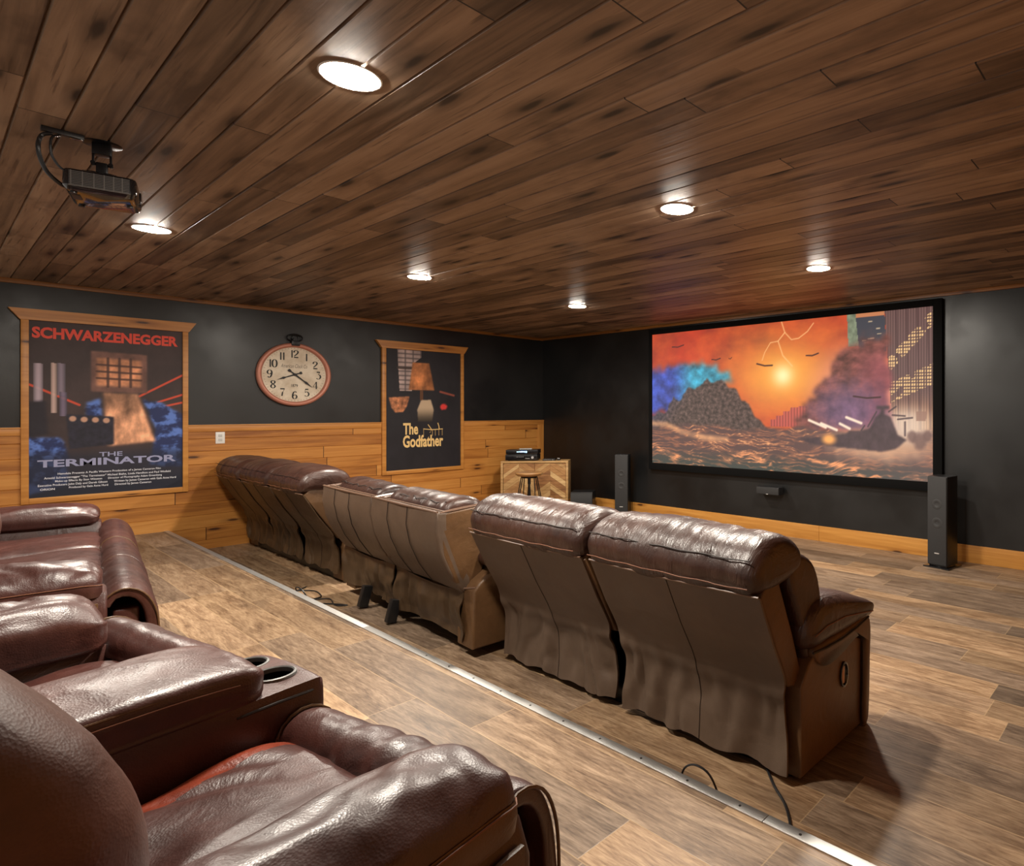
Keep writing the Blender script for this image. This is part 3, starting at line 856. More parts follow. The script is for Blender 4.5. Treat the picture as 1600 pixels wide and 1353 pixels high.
def paint_poster_black():
    H, W = 330, 220
    p = Paint(H, W)
    n1 = fbm(H, W, 5, 4, 8); n2 = fbm(H, W, 10, 8, 28); n3 = fbm(H, W, 30, 20, 48, 3)
    u, v = p.u, p.v
    p.c = np.array([34, 32, 37]) / 255 * (0.8 + 0.4 * n1[..., None])
    # pale window lattice
    m = p.poly([(0.145, 0.0), (0.455, 0.0), (0.455, 0.06), (0.34, 0.12), (0.33, 0.345), (0.175, 0.345)])
    lat = ((np.abs(np.sin(v * 86)) > 0.30) & (np.abs(np.sin((u - 0.145) * 31)) > 0.22)).astype(float)
    p.col(m * (0.35 + 0.6 * p.blur(lat, 1)), np.array([196, 172, 166]) / 255 * (0.75 + 0.45 * n2[..., None]))
    p.col(p.poly([(0.14, 0.145), (0.35, 0.145), (0.35, 0.165), (0.14, 0.165)]) * 0.8, (60, 48, 44))
    # generic still life: a lit table lamp, a brass bowl and a pale vase
    shade = p.blur(p.poly([(0.34, 0.105), (0.56, 0.105), (0.63, 0.335), (0.29, 0.335)]), 1)
    p.col(shade * 0.95, np.array([196, 122, 72]) / 255 * (0.45 + 0.95 * n2[..., None]) * (1.15 - 0.5 * np.abs(u - 0.43)[..., None] * 4))
    p.col(p.poly([(0.435, 0.335), (0.475, 0.335), (0.475, 0.42), (0.435, 0.42)]), (96, 62, 40))
    bowl = p.blur(p.poly([(0.04, 0.40), (0.30, 0.39), (0.27, 0.47), (0.22, 0.52), (0.12, 0.525), (0.07, 0.48)]), 1)
    p.col(bowl * 0.95, np.array([190, 122, 82]) / 255 * (0.45 + 1.0 * n3[..., None]))
    vase = p.blur(p.poly([(0.45, 0.42), (0.58, 0.415), (0.62, 0.50), (0.60, 0.60), (0.41, 0.60), (0.40, 0.50)]), 1)
    p.col(vase * 0.95, np.array([200, 174, 144]) / 255 * (1.0 - 0.75 * sstep(v, 0.47, 0.62)[..., None]))
    p.col(p.ell(0.755, 0.475, 0.045, 0.028, 0.35, 0.5 * (n3 - 0.5)), (214, 60, 56))
    p.col(p.line([(0.71, 0.345), (0.90, 0.375)], 0.009, 0.664, 0.6) * 0.8, (170, 84, 66))
    p.c = np.clip(p.c, 0, 1)
    return p

def poster(y0, y1, iy0, iy1, label, paint, crown):
    yc = (y0 + y1) / 2
    t = thing('framed_poster', label, 'poster', (0.018, yc, 1.43))
    b = MB()
    z0, zi0, zi1, z1 = 0.608, 0.657, 2.208, 2.303
    def q(y): return y - yc
    def zz(z): return z - 1.43
    b.rbox(-0.0175, 0.022, q(y0), q(iy0), zz(z0), zz(zi1), 0.003)
    b.rbox(-0.0175, 0.022, q(iy1), q(y1), zz(z0), zz(zi1), 0.003)
    b.rbox(-0.0175, 0.022, q(iy0), q(iy1), zz(z0), zz(zi0), 0.003)
    c0, c1 = crown
    v = [(x, q(a), zz(z)) for x in (-0.0175, 0.030) for (a, z) in ((y0 - 0.004, zi1), (y1 + 0.004, zi1), (c1, z1), (c0, z1))]
    b.add(v, [(0, 1, 2, 3), (7, 6, 5, 4), (0, 4, 5, 1), (1, 5, 6, 2), (2, 6, 7, 3), (3, 7, 4, 0)])
    b.build('frame', M['pine_cap'], t, True, 30)
    b = picture_mesh('print', paint(), (0.003, q(iy0) - 0.004, zz(zi0) - 0.004), (0, iy1 - iy0 + 0.008, 0), (0, 0, zi1 - zi0 + 0.008), M['print'], t)
    return t, b, (0.0045, -yc, -1.43)

def lettering(pr, org, items, name='lettering'):
    for s, rect, mat, off in items:
        P, f = textmesh(s, rect, org, (0, 1, 0), (0, 0, 1), off)
        MB().add(P, f).build(name, M[mat], pr, False)

tp, tpr, to = poster(0.553, 1.673, 0.600, 1.630, 'tall pine framed poster with big red title letters over blue and copper tones', paint_poster_red, (0.481, 1.735))
lettering(tpr, to, [
    ('SCHWARZENEGGER', (0.618, 1.594, 2.055, 2.155), 'ink_red', 0.042),
    ('THE', (1.036, 1.193, 0.995, 1.036), 'ink_silver', 0.015),
    ('TERMINATOR', (0.650, 1.580, 0.918, 0.985), 'ink_silver', 0.03),
    ('Hemdale Presents A Pacific Western Production of a James Cameron Film', (0.773, 1.466, 0.843, 0.866), 'ink_white', 0.012),
    ('Arnold Schwarzenegger "The Terminator" Michael Biehn, Linda Hamilton and Paul Winfield', (0.690, 1.539, 0.808, 0.833), 'ink_white', 0.012),
    ('Make-up Effects By Stan Winston', (0.757, 1.055, 0.778, 0.801), 'ink_white', 0.012),
    ('Director of Photography Adam Greenberg', (1.095, 1.474, 0.778, 0.801), 'ink_white', 0.012),
    ('Executive Producers John Daly and Derek Gibson', (0.653, 1.090, 0.745, 0.770), 'ink_white', 0.012),
    ('Written by James Cameron with Gale Anne Hurd', (1.135, 1.580, 0.745, 0.770), 'ink_white', 0.012),
    ('Produced by Gale Anne Hurd', (0.842, 1.095, 0.715, 0.739), 'ink_white', 0.012),
    ('Directed by James Cameron', (1.140, 1.396, 0.715, 0.739), 'ink_white', 0.012),
    ('ORION', (0.666, 0.755, 0.716, 0.734), 'ink_white', 0.02)])
gp, gpr, go = poster(3.556, 4.655, 3.605, 4.612, 'tall pine framed black poster with gold title letters right of the clock', paint_poster_black, (3.483, 4.716))
lettering(gpr, go, [('The', (3.823, 4.018, 1.107, 1.259), 'ink_gold', 0.032), ('Godfather', (3.820, 4.361, 0.940, 1.100), 'ink_gold', 0.030)])
# thin control bar with hanging strings above the title
b = MB()
def gq(y, z): return (0.006, y + go[1], z + go[2])
b.tube([gq(4.085, 1.178), gq(4.20, 1.165), gq(4.352, 1.172)], 0.006, 6)
b.tube([gq(4.15, 1.235), gq(4.20, 1.165), gq(4.175, 1.125)], 0.006, 6)
b.tube([gq(4.285, 1.255), gq(4.30, 1.21), gq(4.305, 1.17)], 0.006, 6)
for y in (4.09, 4.21, 4.25, 4.30, 4.347):
    b.tube([gq(y, 1.17), gq(y, 1.085)], 0.0022, 4)
b.build('lettering', M['ink_gold'], gpr)

# ------------------------------------------------------------------ wall clock
DIG = {
 '0': [('c', [(.30, 1), (.10, .85), (.04, .5), (.10, .15), (.30, 0), (.50, .15), (.56, .5), (.50, .85)], True)],
 '1': [('h', [(.16, 1), (.16, 0)], False)],
 '2': [('c', [(.06, .70), (.08, .88), (.30, 1), (.52, .86), (.50, .66), (.32, .44), (.08, .22)], False), ('h', [(.04, .055), (.58, .055)], False)],
 '3': [('h', [(.10, .95), (.52, .95)], False), ('t', [(.52, .95), (.28, .62)], False), ('c', [(.26, .60), (.46, .58), (.58, .34), (.48, .08), (.26, 0), (.06, .12)], False)],
 '4': [('t', [(.42, 1), (.02, .30)], False), ('t', [(.0, .28), (.64, .28)], False), ('h', [(.44, 1), (.44, 0)], False)],
 '5': [('h', [(.14, .95), (.52, .95)], False), ('t', [(.14, .97), (.10, .52)], False), ('c', [(.10, .52), (.34, .62), (.57, .38), (.50, .10), (.28, 0), (.05, .12)], False)],
 '6': [('c', [(.50, .86), (.36, 1), (.16, .84), (.05, .45), (.10, .12), (.30, 0), (.52, .14), (.54, .40), (.34, .56), (.12, .42)], False)],
 '7': [('h', [(.05, .95), (.58, .95)], False), ('t', [(.58, .95), (.34, .50)], False), ('h', [(.34, .52), (.25, 0)], False)],
 '8': [('c', [(.30, 1), (.10, .88), (.12, .68), (.44, .42), (.54, .20), (.30, 0), (.06, .18), (.14, .44), (.46, .66), (.50, .88)], True)],
 '9': [('c', [(.10, .14), (.24, 0), (.44, .16), (.55, .55), (.50, .88), (.30, 1), (.08, .86), (.06, .60), (.26, .44), (.48, .58)], False)],
}
def numeral(b, s, cy, cz, h, x):
    """thick and thin book numerals drawn as ribbons"""
    w = sum(0.36 if ch == '1' else 0.64 for ch in s) * h * 0.95
    y = cy - w / 2
    for ch in s:
        for kind, pts, closed in DIG[ch]:
            P = [(y + a * h * 0.95, cz + (c - 0.5) * h) for a, c in pts]
            Q = catmull(P, 28, closed) if len(P) > 2 else [np.array(P[0]), np.array(P[1])]
            n = len(Q)
            L_, R_ = [], []
            for i in range(n):
                a, c = Q[(i - 1) % n if closed else max(i - 1, 0)], Q[(i + 1) % n if closed else min(i + 1, n - 1)]
                d = (c - a) / (np.linalg.norm(c - a) + 1e-9)
                hw = h * {'h': 0.080, 't': 0.028, 'c': 0.026 + 0.070 * abs(d[1]) ** 1.6}[kind]
                nn = np.array([-d[1], d[0]])
                L_.append(Q[i] + nn * hw); R_.append(Q[i] - nn * hw)
            v = [(x, p[0], p[1]) for p in L_] + [(x, p[0], p[1]) for p in R_]
            f = []
            for i in range(n if closed else n - 1):
                j = (i + 1) % n
                f.append((i, j, n + j, n + i))
            b.add(v, f)
        y += (0.36 if ch == '1' else 0.64) * h * 0.95

ck = thing('wall_clock', 'large round copper rimmed clock with black numerals on the black wall', 'clock', (0.0, 2.61, 1.826))
RC = 0.352
rim = [(RC, 0.0), (RC + 0.004, 0.02), (RC, 0.040), (RC - 0.012, 0.050), (RC - 0.030, 0.050), (RC - 0.042, 0.040), (RC - 0.046, 0.022), (RC - 0.046, 0.0)]
o = MB().lathe((0, 0, 0), rim, 72, 'x', close=True).build('rim', M['copper'], ck)
o.scale = (1, 1.035, 1)
def mk_face():
    n = NT('aged_cream_clock_face')
    a = n.noise(n.obj(), 9.0, 5, 0.6)
    return n.out(n.ramp(a, [(0.3, (0.52, 0.42, 0.30)), (0.6, (0.70, 0.61, 0.48))]), 0.55)
o = MB().cyl((0.004, 0, 0), RC - 0.044, 0.016, 72, 'x').build('face', mk_face(), ck)
o.scale = (1, 1.035, 1)
for k in range(1, 13):
    a = R(90 - 30 * k)
    b = MB()
    numeral(b, str(k), 0.232 * math.cos(a) * 1.03, 0.232 * math.sin(a), 0.084, 0.0212)
    b.build('numeral', M['ink'], ck, False)
b = MB()
for k in range(60):
    a = R(6 * k)
    c, s_ = math.cos(a), math.sin(a)
    b.box(0.0208, 0.0212, -0.0012, 0.0012, 0.288, 0.300 if k % 5 else 0.303, 0, Matrix.Rotation(a, 4, 'X') @ Matrix.Scale(1.0, 4))
b.build('minute_ring', M['ink'], ck, False)
b = MB()
P, f = textmesh('American Clock Co', (-0.135, 0.125, 0.075, 0.118), (0.0212, 0, 0), (0, 1, 0), (0, 0, 1), 0.0, 0.3)
b.add(P, f)
b.build('lettering', M['ink_grey'], ck, False)
P, f = textmesh('1879', (-0.036, 0.030, -0.140, -0.108), (0.0212, 0, 0), (0, 1, 0), (0, 0, 1), 0.01)
MB().add(P, f).build('lettering', M['ink'], ck, False)
def hand(ang, ln, tail, x, name):
    b = MB()
    d = Vector((0, math.cos(ang), math.sin(ang))); n_ = Vector((0, -math.sin(ang), math.cos(ang)))
    prof = [(-tail, .012), (-tail * .8, .016), (-tail * .55, .006), (0, .009), (.50 * ln, .006), (.64 * ln, .013), (.74 * ln, .007), (ln, .0008)]
    v = []
    for s_, w in prof:
        v += [d * s_ + n_ * w + Vector((x, 0, 0)), d * s_ - n_ * w + Vector((x, 0, 0)), d * s_ - n_ * w + Vector((x + .002, 0, 0)), d * s_ + n_ * w + Vector((x + .002, 0, 0))]
    f = []
    for i in range(len(prof) - 1):
        for j in range(4):
            f.append((4 * i + j, 4 * i + (j + 1) % 4, 4 * i + 4 + (j + 1) % 4, 4 * i + 4 + j))
    f += [(0, 1, 2, 3), tuple(4 * (len(prof) - 1) + j for j in (3, 2, 1, 0))]
    b.add(v, f).build(name, M['ink'], ck, False)
hand(R(200), 0.185, 0.075, 0.026, 'hour_hand')
hand(R(-39), 0.225, 0.085, 0.030, 'minute_hand')
MB().cyl((0.024, 0, 0), 0.014, 0.012, 20, 'x').build('pivot', M['ink'], ck)
b = MB().rbox(0.0, 0.056, -0.042, 0.042, RC - 0.03, RC + 0.03, 0.006)
b.cyl((0.006, 0, RC + 0.045), 0.022, 0.030, 16, 'x')
ring = [(0.025, 0.075 * math.cos(a), RC + 0.062 + 0.040 * math.sin(a)) for a in np.linspace(0, 2 * math.pi, 33)[:-1]]
b.tube(ring, 0.0075, 8, True)
ring = [(0.025, 0.030 * math.cos(a), RC + 0.062 + 0.032 * math.sin(a)) for a in np.linspace(0, 2 * math.pi, 25)[:-1]]
b.tube(ring, 0.006, 8, True)
b.build('hanger', M['metal_black'], ck)

# ------------------------------------------------------------------ switch plate
sw = thing('wall_plate', 'small white outlet plate on the pine boards right of the tall red titled poster', 'outlet', (0.018, 1.934, 1.137))
MB().rbox(0.0, 0.006, -0.039, 0.039, -0.060, 0.060, 0.003).build('cover', M['white'], sw)
b = MB()
for z in (-0.022, 0.022):
    b.rbox(0.005, 0.0075, -0.016, 0.016, z - 0.014, z + 0.014, 0.002)
b.build('socket', plain('pale_grey_socket', (0.5, 0.49, 0.46), 0.4), sw)
# ------------------------------------------------------------------ ceiling projector
pj = thing('ceiling_projector', 'black projector with a vented side hanging from the ceiling on an adjustable mount', 'projector', (4.30, 0.485, RH), R(-13))
b = MB()
b.lathe((0.0, 0.0, 0.0), [(0.0005, -0.004), (0.060, -0.004), (0.064, -0.002), (0.064, 0.0)], 32)
b.rbox(-0.022, 0.022, -0.030, 0.030, -0.050, -0.003, 0.004)
for s in (-1, 1):
    b.rbox(-0.006, 0.006, s * 0.027 - 0.004, s * 0.027 + 0.004, -0.095, -0.040, 0.002)
    b.cyl((-0.012, s * 0.027, -0.085), 0.008, 0.024, 12, 'x')
b.cyl((0, -0.034, -0.088), 0.006, 0.068, 12, 'y')
b.rbox(-0.018, 0.018, -0.018, 0.018, -0.135, -0.082, 0.005)
for a in (35, 145, 215, 325):
    b.tube([(0, 0, -0.128), (0.05 * math.cos(R(a)), 0.045 * math.sin(R(a)), -0.138), (0.10 * math.cos(R(a)), 0.085 * math.sin(R(a)), -0.152)], 0.007, 8)
b.build('mount', M['metal_black'], pj)
bx0, bx1, by0, by1, bz0, bz1 = -0.165, 0.125, -0.105, 0.115, -0.242, -0.155
sh = []
def rr(x0, x1, y0, y1, r, n=6):
    o = []
    for cx, cy, a0 in ((x1 - r, y1 - r, 0), (x0 + r, y1 - r, 90), (x0 + r, y0 + r, 180), (x1 - r, y0 + r, 270)):
        for i in range(n + 1):
            a = R(a0 + 90 * i / n)
            o.append((cx + r * math.cos(a), cy + r * math.sin(a)))
    return o
b = MB()
base = rr(bx0, bx1, by0, by1, 0.028)
lv = [(bz0, 0.020), (bz0 + 0.004, 0.010), (bz0 + 0.020, 0.0), (bz1 - 0.012, 0.0), (bz1 - 0.003, 0.004), (bz1, 0.012)]
v, f = [], []
for z, ins in lv:
    for (x, y) in base:
        cx, cy = (bx0 + bx1) / 2, (by0 + by1) / 2
        v.append((cx + (x - cx) * (1 - ins / 0.14), cy + (y - cy) * (1 - ins / 0.11), z))
m = len(base)
for i in range(len(lv) - 1):
    for j in range(m):
        f.append((i * m + j, i * m + (j + 1) % m, (i + 1) * m + (j + 1) % m, (i + 1) * m + j))
f += [tuple(range(m - 1, -1, -1)), tuple(range((len(lv) - 1) * m, len(lv) * m))]
b.add(v, f).build('body', M['gloss_black'], pj, True, 35)
b = MB()
vz0, vz1 = bz0 + 0.018, bz1 - 0.010
b.box(bx1 - 0.004, bx1 + 0.0008, by0 + 0.020, by1 - 0.020, vz0, vz1)
for i in range(9):
    z = vz0 + (vz1 - vz0) * (i + 0.5) / 9
    b.box(bx1 - 0.001, bx1 + 0.0035, by0 + 0.022, by1 - 0.022, z - 0.0011, z + 0.0011, 1)
for y in (-0.078, -0.045, -0.012, 0.018, 0.046, 0.072):
    b.box(bx1 - 0.001, bx1 + 0.0040, y - 0.0014, y + 0.0014, vz0, vz1, 1)
b.box(bx1 - 0.001, bx1 + 0.0035, by0 + 0.020, by1 - 0.018, vz0 - 0.003, vz0, 1)
b.build('vent_grille', [M['black'], plain('grey_vent_slats', (0.18, 0.17, 0.16), 0.3, 0.5)], pj, False)
b = MB().cyl((-0.06, by1 - 0.008, -0.20), 0.034, 0.012, 28, 'y')
b.lathe((-0.06, by1 + 0.003, -0.20), [(0.0005, -0.004), (0.015, -0.002), (0.024, 0.0), (0.030, 0.002), (0.034, 0.0)], 28, 'y')
b.build('lens', M['gloss_black'], pj)
for x, y in ((-0.13, -0.075), (0.085, -0.075), (-0.02, 0.085)):
    MB().cyl((x, y, bz0 - 0.006), 0.011, 0.010, 16).build('foot', M['black'], pj)
MB().rbox(-0.03, 0.05, -0.088, -0.060, bz0 - 0.002, bz0 + 0.004, 0.001).build('hatch', M['black'], pj)

bx = thing('ceiling_power_box', 'slim dark plastic box fixed to the ceiling behind the projector', 'power strip', (4.35, 0.365, RH))
MB().rbox(-0.014, 0.014, -0.062, 0.060, -0.020, 0.0, 0.003).build('housing', M['black'], bx)
MB().rbox(-0.010, 0.010, 0.018, 0.056, -0.0225, -0.0195, 0.001).build('socket', M['gloss_black'], bx)
def cable(name, label, pts, r, n=40, grp=None, cat='cable'):
    o = MB().tube(catmull(pts, n, False), r, 7).build(name, M['black'])
    return tag(o, label, cat, grp)
cable('projector_cable', 'thick black cable drooping from the ceiling box to the lower end of the projector',
      [(4.35, 0.335, RH - 0.021), (4.345, 0.305, RH - 0.04), (4.345, 0.298, RH - 0.10), (4.335, 0.320, RH - 0.17), (4.31, 0.360, RH - 0.205), (4.285, 0.386, RH - 0.21)], 0.0075)
cable('projector_cable', 'thin black lead looping from the ceiling box to the upper rear corner of the projector',
      [(4.352, 0.357, RH - 0.021), (4.370, 0.332, RH - 0.045), (4.372, 0.330, RH - 0.105), (4.372, 0.350, RH - 0.150), (4.375, 0.375, RH - 0.170), (4.378, 0.392, RH - 0.178)], 0.0045)

# ------------------------------------------------------------------ tower speakers, subwoofer, centre speaker
def tower(loc, rz, label, w=0.185, d=0.215, h=0.825):
    t = thing('tower_speaker', label, 'speaker', loc, rz, 'slim floor speakers beside the screen')
    MB().rbox(-w / 2, w / 2, -d / 2 + 0.012, d / 2, 0.022, h, 0.005).build('cabinet', M['black'], t)
    MB().rbox(-w / 2 + 0.004, w / 2 - 0.004, -d / 2, -d / 2 + 0.016, 0.03, h - 0.004, 0.005).build('grille', M['speaker_cloth'], t)
    b = MB().rbox(-w / 2 - 0.030, w / 2 + 0.030, -d / 2 - 0.02, d / 2 + 0.02, 0.0, 0.012, 0.003)
    b.rbox(-w / 2 + 0.01, w / 2 - 0.01, -d / 2 + 0.02, d / 2 - 0.01, 0.010, 0.026, 0.003)
    b.build('base_plate', M['gloss_black'], t)
    MB().rbox(-0.022, 0.022, -d / 2 - 0.002, -d / 2 + 0.003, 0.128, 0.137, 0.001).build('badge', M['badge'], t)
    dm = plain('faint_driver_cone', (0.022, 0.022, 0.023), 0.6)
    for z, r_ in ((h - 0.25, 0.052), (h - 0.42, 0.056)):
        prof = [(0.0005, 0.0005), (r_ * 0.28, 0.001), (r_ * 0.32, -0.0006), (r_ * 0.86, -0.0006), (r_ * 0.92, 0.0008), (r_, 0.0)]
        MB().lathe((0, -d / 2 - 0.0008, z), prof, 28, 'y').build('driver', dm, t)
    return t
tower((6.225, 5.715, 0), R(-9.5), 'black tower speaker on a glossy plate under the lower right corner of the screen')
tower((1.965, 5.835, 0), R(33), 'black tower speaker between the subwoofer and the left side of the screen', 0.18, 0.19, 0.83)

sb = thing('subwoofer', 'low black cube subwoofer on the floor beside the wooden cabinet', 'subwoofer', (1.36, 5.66, 0), R(40))
MB().rbox(-0.15, 0.15, -0.13, 0.16, 0.03, 0.30, 0.006).build('cabinet', M['black'], sb)
b = MB()
b.add(*([(x, -0.132 - 0.02 * math.sin(math.pi * k / 12), 0.04 + 0.245 * k / 12) for k in range(13) for x in (-0.145, 0.145)],
      [(2 * k, 2 * k + 1, 2 * k + 3, 2 * k + 2) for k in range(12)]))
b.build('grille', M['speaker_cloth'], sb)
for sx in (-1, 1):
    for sy in (-1, 1):
        MB().cyl((sx * 0.12, 0.015 + sy * 0.12, 0.0), 0.016, 0.032, 14).build('foot', M['gloss_black'], sb)

cs = thing('centre_speaker', 'small black centre speaker on the wall below the middle of the screen', 'speaker', (4.235, RY, 0.51))
MB().rbox(-0.150, 0.150, -0.124, -0.02, -0.043, 0.043, 0.005).build('cabinet', M['black'], cs)
MB().rbox(-0.146, 0.146, -0.130, -0.120, -0.039, 0.039, 0.003).build('grille', M['speaker_cloth'], cs)
MB().rbox(-0.015, 0.012, -0.1325, -0.128, -0.041, -0.034, 0.001).build('badge', M['badge'], cs)
b = MB().rbox(-0.06, 0.06, -0.025, 0.0, -0.05, 0.03, 0.003).rbox(-0.05, 0.05, -0.09, -0.01, -0.052, -0.040, 0.003)
b.build('bracket', M['metal_black'], cs)

# ------------------------------------------------------------------ cabinet across the corner
CA = R(43.0)
Rv, Fv = Vector((math.cos(R(37.5)), math.sin(R(37.5)), 0)), Vector((-math.sin(R(37.5)), math.cos(R(37.5)), 0))
cab_o = Vector((7.94, 0, 0)) + Rv * (-2.4365) + Fv * 8.45           # middle of the front, on the floor
CW, CZ0, CZ1, CD = 0.9125, 0.171, 0.722, 0.30
cb = thing('cabinet', 'light wooden cabinet with a herringbone front standing across the black corner', 'cabinet', cab_o, CA)
def mk_oak(name, c0, c1, c2):
    n = NT(name)
    o = n.obj()
    g = n.noise(n.scale(o, (5, 5, 30)), 1.0, 4, 0.6, 0.8)
    return n.out(n.ramp(g, [(0.3, c0), (0.5, c1), (0.7, c2)]), 0.5, n.bump(g, 0.1, 0.002))
M['oak'] = mk_oak('light_oak', (0.30, 0.16, 0.058), (0.44, 0.26, 0.10), (0.54, 0.34, 0.145))
M['oak_mid'] = mk_oak('mid_oak', (0.24, 0.11, 0.035), (0.36, 0.18, 0.062), (0.45, 0.25, 0.092))
M['oak_dark'] = mk_oak('dark_oak', (0.15, 0.062, 0.020), (0.26, 0.115, 0.038), (0.34, 0.165, 0.058))
M['oak_pale'] = mk_oak('pale_oak', (0.40, 0.235, 0.092), (0.54, 0.345, 0.15), (0.62, 0.42, 0.20))
h = CW / 2
b = MB()
b.rbox(-h, h, 0.0, CD, CZ1 - 0.028, CZ1, 0.003)
b.rbox(-h, h, 0.0, CD, CZ0, CZ0 + 0.028, 0.003)
b.rbox(-h, -h + 0.030, 0.0, CD, CZ0 + 0.026, CZ1 - 0.026, 0.003)
b.rbox(h - 0.030, h, 0.0, CD, CZ0 + 0.026, CZ1 - 0.026, 0.003)
b.box(-h + 0.02, h - 0.02, CD - 0.012, CD - 0.002, CZ0 + 0.02, CZ1 - 0.02)
b.build('body', M['oak'], cb)
def herring(x0, x1, ph):
    """one door: two columns of slanting slats meeting in a V"""
    z0, z1 = CZ0 + 0.034, CZ1 - 0.034
    mats = ['oak', 'oak_mid', 'oak_dark', 'oak_pale']
    b = MB()
    rnd = random.Random(int(x0 * 1000) + 5)
    b.box(x0, x1, 0.016, 0.030, z0, z1, 2)
    xm = (x0 + x1) / 2
    for ci, (a, c) in enumerate(((x0, xm), (xm, x1))):
        sl = 0.70 if (ci + ph) % 2 == 0 else -0.70
        w, zz = 0.060, z0 - 0.35
        while zz < z1 + 0.35:
            hh = w * rnd.choice((0.55, 0.9, 1.0, 1.3))
            g = 0.0016
            pts = [(a + g, zz + g), (c - g, zz + g + sl * (c - a)), (c - g, zz + hh - g + sl * (c - a)), (a + g, zz + hh - g)]
            # clip to the door height
            def clip(P, zc, keep):
                o = []
                for i in range(len(P)):
                    p, q = P[i], P[(i + 1) % len(P)]
                    ip, iq = keep(p[1]), keep(q[1])
                    if ip: o.append(p)
                    if ip != iq:
                        t = (zc - p[1]) / (q[1] - p[1]); o.append((p[0] + t * (q[0] - p[0]), zc))
                return o
            P = clip(pts, z0, lambda z: z >= z0)
            P = clip(P, z1, lambda z: z <= z1) if len(P) > 2 else P
            if len(P) > 2:
                y = 0.010 + rnd.random() * 0.004
                k = len(P)
                b.add([(x, y, z) for x, z in P] + [(x, 0.018, z) for x, z in P],
                      [tuple(range(k))] + [(i, k + i, k + (i + 1) % k, (i + 1) % k) for i in range(k)], rnd.choice((0, 0, 1, 1, 2, 3)))
            zz += hh
    return b.build('door', [M[q] for q in mats], cb, False)
herring(-h + 0.034, -0.0015, 0)
herring(0.0015, h - 0.034, 0)
for sx in (-1, 1):
    for y in (0.04, CD - 0.07):
        MB().rbox(sx * (h - 0.065) - 0.022, sx * (h - 0.065) + 0.022, y - 0.02, y + 0.024, 0.0, CZ0 + 0.002, 0.003).build('leg', M['oak'], cb)

def on_cab(px, d, z=CZ1):
    """point on the cabinet top: px metres along the front, d metres back"""
    return cab_o + Vector((math.cos(CA), math.sin(CA), 0)) * px + Vector((-math.sin(CA), math.cos(CA), 0)) * d + Vector((0, 0, z))
rc = thing('av_receiver', 'wide black audio receiver with a volume knob resting directly on the cabinet top', 'receiver', on_cab(-0.185, 0.16), CA)
b = MB().rbox(-0.215, 0.215, -0.13, 0.13, 0.010, 0.088, 0.003)
b.build('case', M['black'], rc)
MB().rbox(-0.205, 0.205, -0.135, -0.128, 0.014, 0.084, 0.002).build('front_panel', M['gloss_black'], rc)
MB().cyl((0.155, -0.150, 0.048), 0.017, 0.018, 24, 'y').build('knob', M['badge'], rc)
M['button'] = plain('grey_button', (0.30, 0.30, 0.31), 0.4)
for i in range(4):
    MB().rbox(-0.06 + 0.026 * i, -0.046 + 0.026 * i, -0.137, -0.134, 0.052, 0.060, 0.001).build('button', M['button'], rc)
MB().rbox(0.055, 0.115, -0.137, -0.134, 0.030, 0.038, 0.001).build('badge', M['button'], rc)
for sx in (-1, 1):
    for sy in (-1, 1):
        MB().cyl((sx * 0.17, sy * 0.09, 0.0), 0.018, 0.012, 14).build('foot', M['black'], rc)
dp = thing('disc_player', 'slimmer black player with a blue lit display stacked on top of the receiver', 'media player', on_cab(-0.180, 0.16, CZ1 + 0.089), CA)
MB().rbox(-0.215, 0.215, -0.125, 0.125, 0.006, 0.064, 0.003).build('case', M['black'], dp)
MB().rbox(-0.210, 0.210, -0.130, -0.123, 0.010, 0.062, 0.002).build('front_panel', M['gloss_black'], dp)
b = MB()
rnd = random.Random(3)
x = -0.065
while x < 0.045:
    w = rnd.uniform(0.006, 0.014)
    b.box(x, x + w, -0.1315, -0.1305, 0.028 + rnd.uniform(0, 0.004), 0.044 + rnd.uniform(-0.004, 0.004))
    x += w + 0.004
b.box(0.052, 0.072, -0.1315, -0.1305, 0.026, 0.046)
b.build('display', M['blue_led'], dp)
for sx in (-1, 1):
    for sy in (-1, 1):
        MB().cyl((sx * 0.18, sy * 0.09, 0.0), 0.015, 0.008, 14).build('foot', M['black'], dp)
rm = thing('remote_control', 'slim silver and black remote lying on top of the lit player', 'remote control', on_cab(-0.15, 0.15, CZ1 + 0.153), CA + R(12))
MB().rbox(-0.085, 0.085, -0.022, 0.022, 0.0, 0.014, 0.004).build('case', plain('pale_grey_plastic', (0.42, 0.42, 0.41), 0.4), rm)
b = MB()
for i in range(8):
    for j in (-1, 0, 1):
        b.rbox(-0.066 + i * 0.018, -0.055 + i * 0.018, j * 0.012 - 0.004, j * 0.012 + 0.004, 0.0135, 0.0155, 0.001)
b.build('keypad', M['black'], rm)
mp = thing('streaming_box', 'small flat black box lying at the right end of the cabinet top', 'media box', on_cab(0.20, 0.10), CA)
MB().rbox(-0.095, 0.075, -0.07, 0.07, 0.0, 0.026, 0.004).build('case', M['black'], mp)
b = MB()
for i in range(9):
    b.box(-0.085 + i * 0.012, -0.080 + i * 0.012, -0.0712, -0.0695, 0.008, 0.018)
b.box(0.035, 0.05, -0.0712, -0.0695, 0.008, 0.018)
b.build('front_panel', plain('grey_slots', (0.22, 0.22, 0.22), 0.5), mp)
pk = thing('game_puck', 'tiny black gadget standing just right of the flat black box on the cabinet', 'gadget', on_cab(0.315, 0.10), CA)
MB().rbox(-0.022, 0.022, -0.03, 0.03, 0.0, 0.034, 0.006).build('case', M['black'], pk)
MB().rbox(-0.016, 0.016, -0.031, -0.026, 0.027, 0.033, 0.001).build('badge', M['badge'], pk)

